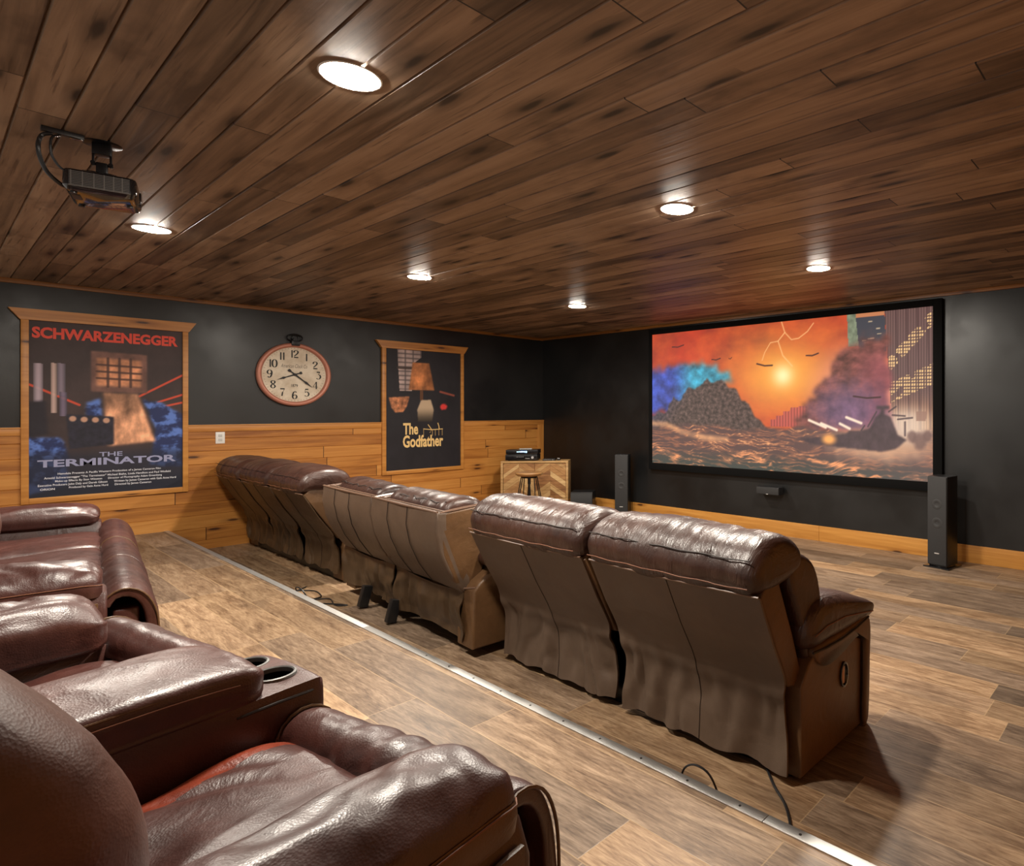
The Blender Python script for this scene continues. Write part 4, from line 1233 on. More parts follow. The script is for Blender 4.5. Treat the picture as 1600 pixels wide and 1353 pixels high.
st = thing('bar_stool', 'round wooden seat stool on thin black metal legs in front of the cabinet', 'stool', Vector((7.94, 0, 0)) + Rv * (-2.37) + Fv * 7.98, CA)
MB().lathe((0, 0, 0), [(0.0005, 0.566), (0.12, 0.566), (0.150, 0.572), (0.170, 0.590), (0.174, 0.604), (0.168, 0.614), (0.12, 0.606), (0.0005, 0.601)], 40).build('seat', M['oak_mid'], st)
b = MB().cyl((0, 0, 0.545), 0.105, 0.022, 24)
b.cyl((0, 0, 0.46), 0.020, 0.09, 16).cyl((0, 0, 0.14), 0.012, 0.33, 14)
b.build('spindle', M['metal_black'], st)
for k in range(4):
    a = R(30 + 90 * k)
    b = MB()
    for da in (-0.20, 0.20):
        b.tube([(0.10 * math.cos(a + da * 1.6), 0.10 * math.sin(a + da * 1.6), 0.550), (0.150 * math.cos(a + da), 0.150 * math.sin(a + da), 0.28), (0.205 * math.cos(a + da * .15), 0.205 * math.sin(a + da * .15), 0.012)], 0.0065, 8)
    b.cyl((0.205 * math.cos(a), 0.205 * math.sin(a), 0.0), 0.012, 0.014, 12)
    b.build('leg', M['metal_black'], st)
b = MB()
for k in range(4):
    a, c = R(30 + 90 * k), R(120 + 90 * k)
    b.tube([(0.166 * math.cos(a), 0.166 * math.sin(a), 0.20), (0.02 * math.cos(a), 0.02 * math.sin(a), 0.245)], 0.0055, 8)
b.build('brace', M['metal_black'], st)

# ------------------------------------------------------------------ loose leads on the floors
cable('floor_cable', 'short black lead looping over the dark end of the step edge behind the far sofa',
      [(3.18, 1.60, 0.004), (3.20, 1.585, 0.12), (3.22, 1.565, 0.20), (3.28, 1.545, 0.245), (3.36, 1.55, 0.24), (3.42, 1.57, 0.18), (3.44, 1.60, 0.10), (3.45, 1.63, 0.004)], 0.004, 60)
cable('floor_cable', 'tangled zigzag black lead on the lower floor left of the black sofa feet',
      [(2.385, 1.91, 0.006), (2.452, 1.819, 0.006), (2.458, 1.841, 0.006), (2.568, 1.908, 0.006), (2.756, 1.884, 0.006), (2.799, 1.819, 0.006), (2.877, 1.896, 0.006), (3.07, 1.858, 0.006), (3.142, 1.913, 0.006), (3.056, 1.877, 0.006), (2.964, 1.822, 0.006)], 0.0045, 110)
cable('floor_cable', 'small arch of black lead beside the bright part of the metal step edge',
      [(6.62, 1.60, 0.004), (6.62, 1.56, 0.14), (6.64, 1.545, 0.23), (6.68, 1.55, 0.262), (6.73, 1.56, 0.25), (6.76, 1.57, 0.20), (6.77, 1.60, 0.10), (6.78, 1.62, 0.004)], 0.0035, 60)
cable('floor_cable', 'pair of black leads running out from under the two-seat sofa to the step edge',
      [(6.60, 2.10, 0.006), (6.72, 1.98, 0.006), (6.82, 1.90, 0.006), (6.90, 1.80, 0.006), (6.93, 1.72, 0.012), (6.90, 1.64, 0.03), (6.88, 1.57, 0.05), (6.88, 1.535, 0.10)], 0.0055, 50)
# ------------------------------------------------------------------ upholstery
def sheet(fn, nu, nv, thick=0.012, dirv=(0, 1, 0)):
    """double sided cloth: fn(s,t) -> point, thickened along dirv"""
    v = []
    d = Vector(dirv) * thick
    for k in (0, 1):
        for i in range(nu + 1):
            for j in range(nv + 1):
                p = Vector(fn(i / nu, j / nv))
                v.append(p + d * k)
    def ix(k, i, j): return k * (nu + 1) * (nv + 1) + i * (nv + 1) + j
    f = []
    for i in range(nu):
        for j in range(nv):
            f.append((ix(0, i, j), ix(0, i + 1, j), ix(0, i + 1, j + 1), ix(0, i, j + 1)))
            f.append((ix(1, i, j), ix(1, i, j + 1), ix(1, i + 1, j + 1), ix(1, i + 1, j)))
    for i in range(nu):
        for j in (0, nv):
            f.append((ix(0, i, j), ix(0, i + 1, j), ix(1, i + 1, j), ix(1, i, j)))
    for j in range(nv):
        for i in (0, nu):
            f.append((ix(0, i, j), ix(0, i, j + 1), ix(1, i, j + 1), ix(1, i, j)))
    return v, f

def lerp_path(P, z):
    """P: list of (z, y) with z falling; piecewise smooth y at z"""
    zs = [p[0] for p in P][::-1]; ys = [p[1] for p in P][::-1]
    return float(np.interp(z, zs, ys))

def gather(o, amp=0.006, fx=13.0):
    """soft gathers of stuffed leather running across the length of a roll"""
    def d(p, n):
        a = nz((p.x + 0.05 * mnoise.noise(Vector((p.x * 6, p.y * 9, p.z * 9 + o))), p.y, p.z), (fx, 2.2, 2.2), o)
        c = nz(p, (4, 4, 4), o + 3)
        e = ridge(p, (fx * 0.55, 2.5, 2.5), o + 2, 0.7) - 0.4
        return amp * (0.85 * a + 0.8 * c - 0.45 * e)
    return d

def pillow_back_sofa(label, loc, rz, width, nseat, seed, lean=0.0, lever=True, zb=0.035):
    """recliner sofa seen from behind: smooth vinyl backs with hanging skirts, stuffed head rolls, pillow arms"""
    t = thing('recliner_sofa', label, 'sofa', loc, rz, 'brown recliner sofas seen from behind on the lower floor')
    hw = width / 2
    path = [(0.755, -0.205 - lean), (0.56, -0.115 - lean * 0.6), (0.37, -0.012), (0.30, 0.000), (0.15, 0.004), (zb, -0.006)]
    def sub(z): return lerp_path(path, z)
    # black box under the seats, coloured for the shade below the skirts
    MB().rbox(-hw + 0.05, hw - 0.05, 0.05, 0.58, 0.0, 0.10, 0.006).build('base', M['metal_black'], t)
    sw_ = (2 * hw - 0.02) / nseat
    for k in range(nseat):
        a, c = -hw + 0.01 + k * sw_, -hw + 0.01 + (k + 1) * sw_
        a2, c2 = a + (0.016 if k else 0.0), c - (0.016 if k < nseat - 1 else 0.02)
        s0 = seed + k * 7.3
        # rear panel and skirt
        def fn(u, w_, a2=a2 + (0.014 if k else 0.0), c2=c2 - (0.014 if k < nseat - 1 else 0.0), s0=s0):
            z = 0.755 - w_ * (0.755 - zb)
            x = a2 + (c2 - a2) * u
            low = max(0.0, min(1.0, (0.40 - z) / 0.12))
            mid = math.exp(-((z - 0.345) / 0.05) ** 2)
            edge = math.exp(-(u / 0.10) ** 2) + math.exp(-((1 - u) / 0.12) ** 2)
            y = sub(z)
            y -= 0.016 * math.exp(-((u - 0.5) / 0.35) ** 2) * (1 - low)
            drape = 0.020 * nz((x * 9.0 + 1.6 * nz((x * 3, z * 4, 1), (1, 1, 1), s0), z * 1.6, 0), (1, 1, 1), s0) + 0.012 * (ridge((x, z, 0), (7.0, 3.0, 1), s0, 0.8) - 0.5)
            y += low * drape
            y -= mid * 0.022 * (0.5 + edge * 0.6)
            zz = z + low * w_ * 0.010 * math.sin(x * 23 + s0)
            xx = x - low * edge * (0.012 + 0.010 * math.sin(z * 13 + s0)) * (1 if u > 0.5 else -1)
            return (xx, y, zz)
        v, f = sheet(fn, 64, 70, 0.010)
        pn = MB().add(v, f).build('back_panel', M['vinyl'] if nseat < 3 else M['vinyl_dark'], t)
        xm = a2 + (c2 - a2) * 0.52
        MB().tube([tuple(Vector(fn(0.52, i / 40)) + Vector((0, -0.0012, 0))) for i in range(41)], 0.0014, 5).build('seam', M['stitch_dark'], pn)
        # back frame (side wedge)
        prof = [(-0.195 - lean, 0.745), (-0.006, 0.372), (0.055, 0.352), (0.100, 0.372), (0.030, 0.56), (-0.075, 0.80), (-0.15 - lean, 0.80)]
        me = loft(prof, a2 + 0.004, c2 - 0.002, 6, len(prof), 0.012, sharp=True)
        link('back_frame', me, M['leather_tan'], t, True, 40)
        # front cushion
        prof = [(0.10, 0.86), (0.19, 0.80), (0.245, 0.66), (0.275, 0.50), (0.285, 0.42), (0.22, 0.385), (0.13, 0.40), (0.085, 0.56), (0.0, 0.76), (0.02, 0.85)]
        me = loft(prof, a2 + 0.004, c2 + 0.008, 26, 48, 0.035, disp=gather(s0 + 9, 0.005, 8))
        link('back_cushion', me, M['leather_brown'], t)
        # stuffed head roll with its piping and stitching
        hp = [(-0.212 - lean, 0.757), (-0.236 - lean, 0.80), (-0.236 - lean, 0.855), (-0.190 - lean, 0.918), (-0.105 - lean * 0.8, 0.956), (-0.01, 0.955), (0.075, 0.915), (0.115, 0.85), (0.09, 0.79), (-0.02, 0.765), (-0.13 - lean, 0.752)]
        def bow(tt): return (0.010 if nseat < 3 else 0.020) * math.sin(math.pi * min(1, max(0, tt))) - (0.004 if nseat < 3 else 0.012)
        me = loft(hp, a2 - 0.004, c2 + 0.008, 60, 72, 0.060, disp=gather(s0, 0.0085, 17), bow=bow)
        hr = link('headrest', me, M['leather_brown'], t)
        n_ = 30
        MB().tube([tuple(Vector(fn(i / n_, 0.0)) + Vector((0, -0.004, 0.004))) for i in range(n_ + 1)], 0.0045, 8).build('piping', M['piping'], hr)
        def on_roll(ang_i, off):
            q = even(hp, 72)
            return q[ang_i % 72]
        for zi, mat, rr_ in ((0.792, 'stitch', 0.0022), (0.885, 'stitch_dark', 0.0026)):
            q = even(hp, 72)
            cand = [p for p in q if p[0] < -0.1]
            p0 = min(cand, key=lambda p: abs(p[1] - zi))
            pts = []
            for i in range(n_ + 1):
                x = a2 + 0.03 + (c2 - a2 - 0.06) * i / n_
                tt = (x - a2) / (c2 - a2)
                pts.append((x, p0[0] - 0.009 * math.sin(math.pi * tt) - 0.003 - 0.003 * abs(math.sin(i * 1.7)), p0[1] + 0.002 * math.sin(i * 0.9)))
            MB().tube(pts, rr_, 6).build('seam', M[mat], hr)
        # seat and footrest on the far side
        lo, hi = max(a + 0.003, -hw + 0.24), min(c - 0.003, hw - 0.24)
        prof = [(0.20, 0.30), (0.20, 0.42), (0.32, 0.455), (0.50, 0.455), (0.60, 0.42), (0.615, 0.33), (0.58, 0.27), (0.3, 0.26)]
        link('seat_cushion', loft(prof, lo, hi, 20, 40, 0.03, disp=gather(s0 + 2, 0.005, 7)), M['leather_brown'], t)
        prof = [(0.60, 0.08), (0.66, 0.07), (0.675, 0.18), (0.672, 0.30), (0.64, 0.36), (0.60, 0.33)]
        link('footrest', loft(prof, lo, hi, 14, 30, 0.02), M['leather_brown'], t)
    # arms
    for s in (-1, 1):
        xo, xi = s * hw, s * (hw - 0.225)
        lo, hi = min(xo, xi), max(xo, xi)
        prof = [(0.034, 0.018), (0.56, 0.018), (0.565, 0.40), (0.40, 0.462), (0.16, 0.470), (0.10, 0.435), (0.034, 0.362)]
        ar = link('armrest', loft(prof, lo, hi, 5, len(prof), 0.010, sharp=True), M['leather_tan'], t, True, 35)
        # front band curling back under the pad
        def bandp(tt): return [(0.0, 0.0)]
        o1 = [(0.562, 0.02), (0.628, 0.02), (0.648, 0.30), (0.652, 0.455), (0.600, 0.500), (0.44, 0.492), (0.28, 0.492), (0.16, 0.488), (0.125, 0.470), (0.15, 0.425), (0.24, 0.405), (0.36, 0.418), (0.50, 0.445), (0.562, 0.42), (0.568, 0.22)]
        lo2, hi2 = lo - (0.012 if s < 0 else 0.0), hi + (0.012 if s > 0 else 0.0)
        MBo = loft(o1, lo2, hi2, 8, 90, 0.022)
        link('front_band', MBo, M['leather_tan'], ar, True)
        pad = [(0.085, 0.515), (0.10, 0.600), (0.17, 0.650), (0.32, 0.645), (0.50, 0.600), (0.655, 0.545), (0.695, 0.505), (0.665, 0.475), (0.50, 0.478), (0.30, 0.482), (0.14, 0.480)]
        me = loft(pad, lo - (0.022 if s < 0 else 0.03), hi + (0.022 if s > 0 else 0.03), 30, 56, 0.055, disp=gather(seed + 31 + s, 0.005, 9), bow=lambda tt: 0.012 * math.sin(math.pi * tt))
        pd = link('arm_pad', me, M['leather_brown'], ar)
        xs = (hi + 0.024) if s > 0 else (lo - 0.024)
        MB().tube([(xs, y, z) for y, z in ((0.10, 0.545), (0.20, 0.560), (0.36, 0.556), (0.52, 0.530), (0.64, 0.508))], 0.002, 6).build('seam', M['stitch'], pd)
        MB().tube([(xs - s * 0.004, y, z) for y, z in ((0.09, 0.484), (0.20, 0.472), (0.34, 0.468), (0.48, 0.476), (0.60, 0.492))], 0.0045, 6).build('piping', M['stitch_dark'], pd)
        if lever and s > 0:
            lv_ = MB().lathe((xo + 0.003, 0.385, 0.30), [(0.036, 0.0), (0.036, 0.006), (0.030, 0.007), (0.026, -0.001), (0.0005, -0.004)], 32, 'x').build('recliner_lever', M['gloss_black'], ar)
            lv_.scale = (1, 0.95, 1.5)
            lv_.location = (0, 0.385 * 0.05, -0.30 * 0.5)
            MB().rbox(xo - 0.001, xo + 0.007, 0.361, 0.387, 0.276, 0.324, 0.003).build('latch', M['latch'], lv_).location = (0, 0.0, 0.0)
    return t

def shell_back_sofa(label, loc, rz, width, seed):
    """recliner sofa with tray-topped shell backs, seen from behind"""
    t = thing('recliner_sofa', label, 'sofa', loc, rz, 'brown recliner sofas seen from behind on the lower floor')
    hw = width / 2
    MB().rbox(-hw + 0.10, hw - 0.10, 0.10, 0.60, 0.06, 0.16, 0.006).build('base', M['metal_black'], t)
    for x in (-0.47, 0.02):
        M4 = Matrix.Translation((x, -0.060, 0.0)) @ Matrix.Rotation(R(-14), 4, 'X')
        MB().rbox(-0.026, 0.026, -0.030, 0.030, 0.010, 0.16, 0.004, 2, 0, M4).build('leg', M['black'], t)
    for x in (-0.75, 0.75):
        MB().rbox(x - 0.03, x + 0.03, 0.50, 0.56, 0.0, 0.08, 0.004).build('leg', M['black'], t)
    rear = [(0.842, -0.150), (0.74, -0.158), (0.62, -0.135), (0.50, -0.085), (0.42, -0.035), (0.365, 0.005)]
    def ry(z): return lerp_path(rear, z)
    sw_ = (2 * hw - 0.10) / 2
    for k in range(2):
        a, c = -hw + k * sw_ + 0.004, -hw + (k + 1) * sw_ - 0.004
        s0 = seed + 11 * k
        zr = [0.845, 0.80, 0.74, 0.68, 0.62, 0.56, 0.50, 0.45, 0.41, 0.365]
        prof = [(ry(z), z) for z in zr] + [(0.05, 0.37), (0.05, 0.45), (0.0, 0.55), (-0.055, 0.66), (-0.085, 0.76), (-0.09, 0.84)]
        prof = prof[::-1]
        me = loft(prof, a, c, 24, len(prof), 0.014, sharp=True, disp=lambda p, n: 0.004 * nz(p, (4, 4, 4), s0))
        bk = link('backrest', me, M['vinyl'], t, True, 50)
        for fx in (0.30, 0.60):
            x = a + (c - a) * fx
            MB().tube([(x, ry(z) - 0.0045, z) for z in zr], 0.0022, 5).build('seam', M['stitch_dark'], bk)
        MB().tube([(a + 0.006, -0.145, 0.848), (a + (c - a) * .5, -0.152, 0.848), (c - 0.006, -0.145, 0.848)], 0.007, 8).build('piping', M['piping'], bk)
        MB().tube([(a + 0.012, -0.098, 0.845), (a + (c - a) * .5, -0.100, 0.845), (c - 0.012, -0.098, 0.845)], 0.005, 8).build('piping', M['piping'], bk)
        for e, sgn in ((a, 1), (c, -1)):
            w0 = 0.055
            wp = [(-0.120, 0.836), (0.150, 0.862), (0.185, 0.850), (0.165, 0.70), (0.130, 0.50), (0.10, 0.385), (0.02, 0.365), (-0.05, 0.44), (-0.115, 0.60), (-0.135, 0.74)][::-1]
            me = loft(wp, min(e, e + sgn * w0), max(e, e + sgn * w0), 4, len(wp), 0.012, sharp=True)
            wg = link('wing', me, M['leather_tan'], bk, True, 40)
            MB().tube([(e + sgn * 0.008, -0.13, 0.842), (e + sgn * 0.008, 0.02, 0.854), (e + sgn * 0.008, 0.16, 0.864)], 0.006, 8).build('piping', M['piping'], bk)
            MB().tube([(e + sgn * 0.046, -0.09, 0.842), (e + sgn * 0.046, 0.02, 0.853), (e + sgn * 0.046, 0.15, 0.862)], 0.005, 8).build('piping', M['piping'], bk)
        hp = [(-0.07, 0.80), (-0.075, 0.85), (-0.02, 0.895), (0.08, 0.905), (0.16, 0.87), (0.20, 0.80), (0.19, 0.70), (0.08, 0.66), (-0.02, 0.72)]
        me = loft(hp, a + 0.075, c - 0.075, 34, 50, 0.05, disp=gather(s0 + 4, 0.009, 11))
        hd = link('headrest', me, M['leather_brown'], bk)
        MB().tube([(a + 0.11 + (c - a - 0.22) * i / 16, -0.055 + 0.012 * math.sin(i * 1.3), 0.880 + 0.006 * math.sin(i * 2.1)) for i in range(17)], 0.003, 6).build('seam', M['stitch_dark'], hd)
        bp = [(0.17, 0.80), (0.235, 0.72), (0.27, 0.55), (0.29, 0.45), (0.22, 0.40), (0.10, 0.44), (0.06, 0.6), (0.08, 0.76)]
        link('back_cushion', loft(bp, a + 0.05, c - 0.05, 22, 40, 0.04, disp=gather(s0 + 2, 0.006, 7)), M['leather_brown'], t)
        sp = [(0.20, 0.30), (0.20, 0.43), (0.34, 0.465), (0.54, 0.46), (0.66, 0.42), (0.675, 0.33), (0.63, 0.27), (0.3, 0.26)]
        lo, hi = max(a, -hw + 0.22), min(c, hw - 0.24)
        link('seat_cushion', loft(sp, lo, hi, 20, 40, 0.03, disp=gather(s0 + 6, 0.005, 7)), M['leather_brown'], t)
        fp = [(0.64, 0.09), (0.70, 0.08), (0.72, 0.18), (0.715, 0.30), (0.68, 0.36), (0.64, 0.33)]
        link('footrest', loft(fp, lo, hi, 14, 30, 0.02), M['leather_brown'], t)
        # wrinkled skirt
        zb = 0.075
        def fn(u, w_, a=a, c=c, s0=s0):
            x = a + 0.006 + (c - a - 0.012) * u
            zt = 0.372 - 0.020 * math.sin(math.pi * u)
            z = zt - w_ * (zt - zb - 0.035 * math.sin(math.pi * u * 0.9 + 0.3) * (0.5 + 0.5 * u))
            q = min(1.0, w_ * 3.0)
            y = 0.006 - 0.014 * math.sin(math.pi * min(1.0, w_ * 1.2))
            y += q * (0.026 * nz((x * 6.5 + 1.4 * nz((x * 3, z * 5, 2), (1, 1, 1), s0), z * 2.2 - x * 2.0, 0), (1, 1, 1), s0) + 0.016 * (ridge((x, z, 0), (6.0, 3.2, 1), s0 + 5, 0.9) - 0.5))
            e = math.exp(-((1 - u) / 0.08) ** 2) + math.exp(-(u / 0.08) ** 2)
            xx = x + q * 0.016 * math.sin(z * 26 + s0) * e * (1 if u < .5 else -1)
            return (xx, y, z)
        v, f = sheet(fn, 60, 46, 0.008)
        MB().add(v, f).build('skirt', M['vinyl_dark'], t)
    for s in (-1, 1):
        lo, hi = (hw - 0.20, hw) if s > 0 else (-hw - 0.0, -hw + 0.20)
        prof = [(0.012, 0.055), (0.60, 0.055), (0.62, 0.45), (0.50, 0.50), (0.16, 0.50), (0.05, 0.43), (0.012, 0.385)]
        ar = link('armrest', loft(prof, lo, hi, 5, len(prof), 0.018, sharp=True), M['leather_tan'], t, True, 40)
        pad = [(0.10, 0.53), (0.13, 0.60), (0.30, 0.625), (0.52, 0.60), (0.66, 0.56), (0.68, 0.50), (0.52, 0.485), (0.2, 0.49)]
        link('arm_pad', loft(pad, lo - 0.01, hi + 0.01, 18, 40, 0.05, disp=gather(seed + s, 0.005, 8)), M['leather_brown'], ar)
        if s > 0:
            MB().tube([(lo + 0.06, 0.004, 0.392), (hi - 0.10, 0.010, 0.390), (hi - 0.012, 0.03, 0.405)], 0.006, 8).build('piping', M['piping'], ar)
    return t

SA = pillow_back_sofa('two-seat dark brown recliner sofa with its whole side and one arm showing', (5.835, 2.035, 0), R(-1.0), 1.93, 2, 3.0)
SB = shell_back_sofa('two-seat brown recliner sofa with flat tray-topped backs, between two pillow-topped sofas', (3.755, 1.985, 0), R(-3.6), 2.01, 21.0)
SCo = pillow_back_sofa('three-seat dark brown recliner sofa nearest the pine clad wall', (1.315, 2.125, 0), R(-0.5), 2.36, 3, 40.0, 0.05, False, 0.085)

def wrinkles(seed, amp, centre, rad):
    """creased, sat-on leather: folds that fan out of the middle of the seat"""
    def d(p, n):
        up = max(0.0, n.z)
        q = Vector((p.x, p.y, p.z))
        e = math.exp(-(((q.x - centre[0]) / rad[0]) ** 2 + ((q.y - centre[1]) / rad[1]) ** 2))
        a = ridge(q, (4.6, 3.4, 2.0), seed, 1.2) - 0.45
        c = mnoise.noise(Vector((q.x * 9.0 + 1.5 * mnoise.noise(q * 5), q.y * 6.0 - q.x * 4.0, seed)))
        m = mnoise.noise(q * 3.2 + Vector((seed, 0, 0)))
        return amp * (up * (0.35 + 0.65 * e) * (-1.15 * a + 0.50 * c) + 0.55 * m)
    return d

def recliner_row(name, label, loc, rz, segs, seed, near=False):
    """leather theatre recliners in one frame. segs: (kind, x0, x1)"""
    t = thing(name, label, 'sofa', loc, rz, 'burgundy leather recliners on the platform')
    x0, x1 = segs[0][1], segs[-1][2]
    MB().rbox(x0 + 0.03, x1 - 0.03, -0.80, -0.06, 0.0, 0.09, 0.006).build('base', M['metal_black'], t)
    k = 0
    for kind, a, c, up in segs:
        k += 1
        s0 = seed + 5.7 * k
        def lift(P, q=1.0): return [(p_[0], p_[1] + up * q) for p_ in P]
        if kind == 'seat':
            fine = near and c > 0.3
            prof = [(-0.035, 0.30), (-0.012, 0.38), (-0.040, 0.440), (-0.12, 0.462), (-0.28, 0.455), (-0.46, 0.448), (-0.60, 0.44), (-0.62, 0.34), (-0.40, 0.29), (-0.15, 0.28)]
            me = loft(lift(prof, 0.5), a + 0.004, c - 0.004, 110 if fine else 34, 170 if fine else 64, 0.05,
                      disp=wrinkles(s0, 0.017 if fine else 0.010, ((a + c) / 2, -0.30), ((c - a) * 0.42, 0.22)), bow=lambda tt: 0.010 * math.sin(math.pi * tt))
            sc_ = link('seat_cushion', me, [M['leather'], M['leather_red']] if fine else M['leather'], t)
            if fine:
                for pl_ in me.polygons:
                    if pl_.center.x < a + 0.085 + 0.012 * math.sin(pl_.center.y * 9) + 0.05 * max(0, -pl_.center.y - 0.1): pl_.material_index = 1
            lo, hi = a + 0.008, c - 0.008
            if c > x1 - 0.30: hi = x1 - 0.080
            if a < x0 + 0.30: lo = x0 + 0.05
            # rolled front of the footrest: an upside-down trough of padded leather
            out = [(0.085, 0.10), (0.108, 0.16), (0.118, 0.27), (0.112, 0.38), (0.085, 0.455), (0.045, 0.492), (0.0, 0.498), (-0.038, 0.472), (-0.052, 0.430)]
            inn = [(-0.026, 0.425), (-0.008, 0.455), (0.020, 0.458), (0.050, 0.435), (0.072, 0.375), (0.080, 0.27), (0.072, 0.16), (0.062, 0.105)]
            pr = even(out, 40, False).tolist() + even(inn, 26, False).tolist()
            me = loft(lift(pr), lo, hi, 60 if fine else 36, len(pr), 0.012, sharp=True, disp=gather(s0 + 3, 0.0085 if fine else 0.0055, 21 if fine else 16))
            fr = link('footrest', me, M['leather'], t)
            MB().rbox(lo + 0.035, hi - 0.035, -0.02, 0.058, 0.12, 0.41 + up, 0.012, 3).build('footrest_board', M['leather'], fr)
            for e, sg in ((lo, -1), (hi, 1)):
                MB().tube([(e + sg * 0.001, y * 0.97, z - 0.004) for y, z in even(lift(out), 24, False)], 0.0035, 6).build('piping', M['leather_tan'], fr)
            bp = [(-0.52, 0.42), (-0.455, 0.50), (-0.45, 0.62), (-0.49, 0.75), (-0.57, 0.86), (-0.68, 0.935), (-0.80, 0.94), (-0.88, 0.86), (-0.87, 0.65), (-0.80, 0.45), (-0.70, 0.38)]
            me = loft(bp, a + 0.0, c - 0.0, 40, 80, 0.09, disp=lambda p, n: 0.008 * nz(p, (5, 5, 5), s0) + 0.003 * (ridge(p, (9, 6, 6), s0, 0.7) - .4), bow=lambda tt: 0.018 * math.sin(math.pi * tt))
            link('backrest', me, M['leather_back'], t)
        elif kind == 'arm':
            s = -1 if k == 1 else 1
            bodyp = [(a + 0.010, 0.03), (c - 0.010, 0.03), (c, 0.10), (c, 0.44), (c - 0.03, 0.505), (a + 0.03, 0.505), (a, 0.44), (a, 0.10)]
            ar = link('armrest', loft(bodyp, -0.80, -0.035, 8, len(bodyp), 0.02, axes='yxz', sharp=True), M['leather'], t, True, 40)
            lo, hi = a - 0.012, c + 0.012
            if s > 0: hi = c - 0.012
            else: lo = a + 0.012
            def pp(tt, lo=lo, hi=hi, s=s, up=up):
                # tt runs from the rear to the front; the top is fuller on the seat side
                top = 0.622 + up + 0.008 * math.sin(math.pi * tt) - 0.030 * max(0.0, (tt - 0.80) / 0.20) ** 2
                m_, h_ = (lo + hi) / 2, (hi - lo) / 2
                P = [(-1.0, 0.515), (-0.90, 0.500), (0.0, 0.498), (0.96, 0.500), (1.03, 0.520), (1.03, 0.552 + up), (0.84, 0.588 + up), (0.45, top - 0.006), (-0.10, top), (-0.60, top - 0.012), (-0.95, top - 0.05), (-1.03, 0.548 + up)]
                return [(m_ + s * q_[0] * h_, q_[1]) for q_ in P]
            fine = near and s > 0
            me = loft(pp, -0.70, -0.045, 90 if fine else 40, 90 if fine else 60, (0.05, 0.045), axes='yxz',
                      disp=lambda p, n: 0.009 * nz(p, (6, 4, 6), s0) + (-0.007 * (ridge(p, (11, 6, 6), s0, 1.0) - 0.45) + 0.004 * nz(p, (26, 17, 20), s0)) * max(0, n.z + .2))
            pd = link('arm_pad', me, M['leather'], ar)
            xs = hi if s > 0 else lo
            # flat welt along the outer edge of the pad and the strap down the side
            o_ = s * 0.004
            v, sl_ = [], []
            for i in range(37):
                y = -0.68 + 0.632 * i / 36
                q_ = max(0.0, min(0.999, (y + 0.090) / 0.045))
                ins = 0.040 * (1 - math.sqrt(1 - q_ * q_))
                dz = -0.010 * q_
                v += [(xs + o_ - s * ins, y, 0.546 + up + dz), (xs + o_ + s * 0.006 - s * ins, y, 0.524 + dz * .5), (xs + o_ - s * ins, y, 0.490), (xs - s * 0.02 - s * ins, y, 0.500)]
                sl_.append((xs + o_ * 1.9 - s * ins, y, 0.541 + up + dz))
            f = []
            for i in range(36):
                for j in range(4):
                    f.append((4 * i + j, 4 * i + (j + 1) % 4, 4 * i + 4 + (j + 1) % 4, 4 * i + 4 + j))
            f += [(0, 1, 2, 3), (147, 146, 145, 144)]
            MB().add(v, f).build('welt', M['leather_tan'] if fine else M['leather'], pd)
            MB().tube(sl_, 0.0018, 6).build('seam', M['stitch'], pd)
            xb = c if s > 0 else a
            MB().rbox(min(xb - s * .004, xb + s * 0.006), max(xb - s * .004, xb + s * 0.006), -0.215, -0.150, 0.05, 0.488, 0.003).build('strap', M['leather_tan'], ar)
            MB().rbox(min(xb - s * .008, xb + s * 0.0025), max(xb - s * .008, xb + s * 0.0025), -0.62, -0.060, 0.05, 0.470, 0.002).build('side_panel', M['leather_tan'], ar)
        else:
            cn = MB().rbox(a + 0.004, c - 0.004, -0.78, -0.115, 0.04, 0.545, 0.012).build('console', M['leather'], t)
            # front block with two cup wells
            zt = 0.555
            blk = loft([(a + 0.004, 0.06), (c - 0.004, 0.06), (c + 0.002, 0.20), (c, 0.515), (c - 0.012, zt - 0.006), (c - 0.10, zt + 0.006), (a + 0.10, zt + 0.006), (a + 0.012, zt - 0.006), (a, 0.515), (a - 0.002, 0.20)],
                       -0.34, 0.070, 16, 60, 0.022, axes='yxz', disp=lambda p, n: 0.004 * nz(p, (9, 9, 9), s0))
            ob = bpy.data.objects.new('tmp', blk); COL.objects.link(ob)
            cups = [((a * 0.73 + c * 0.27), -0.004), ((a * 0.31 + c * 0.69), -0.004)]
            cut = MB()
            for cx_, cy_ in cups:
                cut.cyl((cx_, cy_, zt - 0.085), 0.041, 0.14, 40)
            cu = cut.build('tmp_cut', M['cup'], None)
            md = ob.modifiers.new('b', 'BOOLEAN'); md.operation = 'DIFFERENCE'; md.object = cu; md.solver = 'EXACT'
            bpy.context.view_layer.update()
            dg = bpy.context.evaluated_depsgraph_get()
            me = bpy.data.meshes.new_from_object(ob.evaluated_get(dg))
            bpy.data.objects.remove(ob); bpy.data.objects.remove(cu)
            me.materials.clear()
            cf = link('cup_block', me, M['leather'], cn, True, 50)
            for cx_, cy_ in cups:
                hl = MB().lathe((cx_, cy_, 0), [(0.0005, zt - 0.080), (0.036, zt - 0.080), (0.0395, zt - 0.072), (0.0405, zt - 0.004)], 36).build('cup_holder', M['cup'], cn)
                MB().lathe((cx_, cy_, zt), [(0.0395, -0.004), (0.0400, 0.0060), (0.0425, 0.0085), (0.0465, 0.0070), (0.0480, 0.0020)], 40).build('cup_ring', M['cup_ring'], hl)
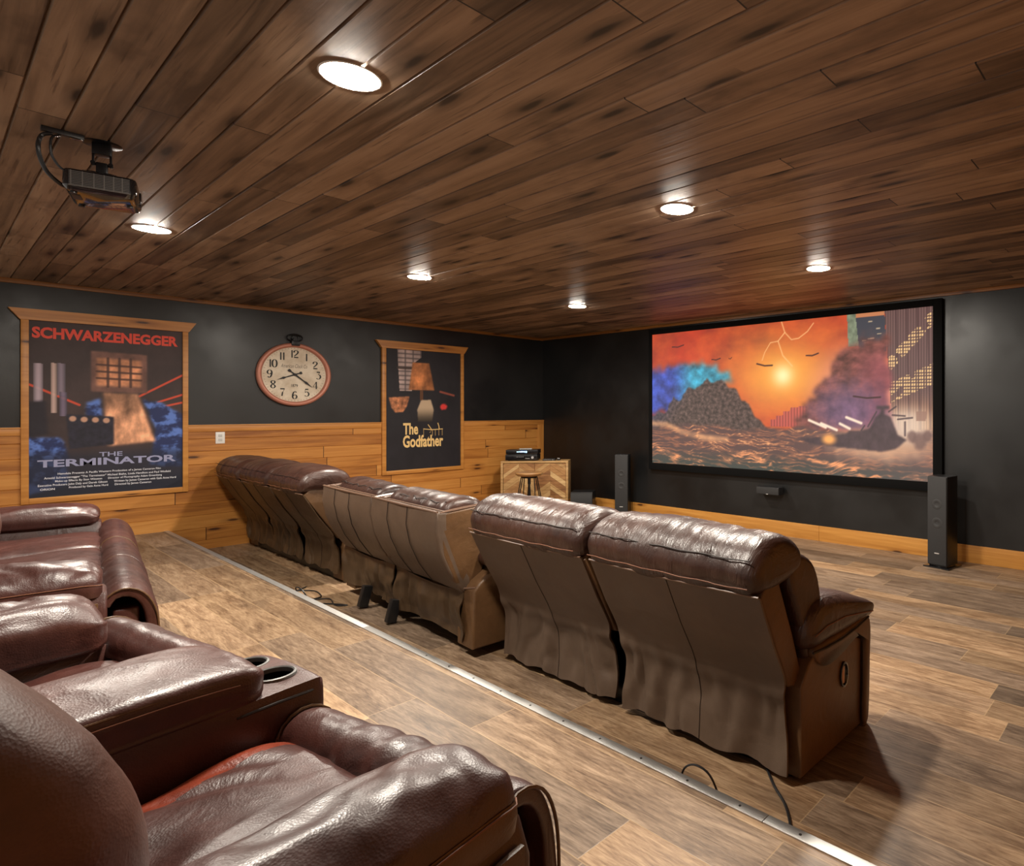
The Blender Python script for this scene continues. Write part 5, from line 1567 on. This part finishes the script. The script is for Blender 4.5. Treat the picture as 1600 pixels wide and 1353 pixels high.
            MB().tube([(c - 0.002, -0.12, zt - 0.030), (c + 0.001, -0.04, zt - 0.028), (c + 0.000, 0.035, zt - 0.030), (c - 0.018, 0.064, zt - 0.032), (a + 0.018, 0.064, zt - 0.032), (a, 0.03, zt - 0.030)], 0.0035, 6).build('piping', M['stitch_dark'], cf)
            # padded lid
            def lp(tt, a=a, c=c):
                top = 0.650 - 0.018 * max(0.0, (tt - 0.80) / 0.20) ** 2
                return [(a + 0.004, 0.556), (a + 0.02, 0.547), (c - 0.02, 0.547), (c - 0.004, 0.556), (c - 0.000, 0.604), (c - 0.020, top - 0.016), ((a + c) / 2, top), (a + 0.020, top - 0.016), (a, 0.604)]
            me = loft(lp, -0.72, -0.054, 60, 64, (0.03, 0.045), axes='yxz', disp=lambda p, n: 0.0045 * nz(p, (7, 4, 7), s0) + 0.002 * (ridge(p, (14, 8, 8), s0, .8) - .4))
            ld = link('lid', me, M['leather'], cn)
            for xe, sg in ((c, 1), (a, -1)):
                MB().tube([(xe + sg * (-0.004) , -0.69 + 0.575 * i / 24, 0.617 - 0.008 * max(0.0, (i - 17) / 7) ** 2) for i in range(25)], 0.003, 6).build('piping', M['leather_tan'], ld)
                MB().tube([(xe + sg * 0.002, -0.69 + 0.575 * i / 24, 0.604 - 0.008 * max(0.0, (i - 17) / 7) ** 2) for i in range(25)], 0.0014, 5).build('seam', M['stitch'], ld)
    return t

SD = recliner_row('recliner_sofa', 'burgundy leather recliner pair with a cup holder console between its seats', (6.25, 0.53, PZ), R(10),
                  [('arm', -1.035, -0.795, 0.035), ('seat', -0.795, -0.228, 0.045), ('console', -0.225, 0.060, 0), ('seat', 0.063, 0.605, 0), ('arm', 0.605, 0.830, 0)], 60.0, True)
SE = recliner_row('recliner_sofa', 'burgundy leather recliner sofa on the platform below the tall red titled poster', (3.60, 0.62, PZ), R(-7.2),
                  [('arm', -1.16, -0.93, 0), ('seat', -0.93, -0.31, 0), ('seat', -0.31, 0.31, 0), ('seat', 0.31, 0.93, 0), ('arm', 0.93, 1.16, 0)], 90.0)
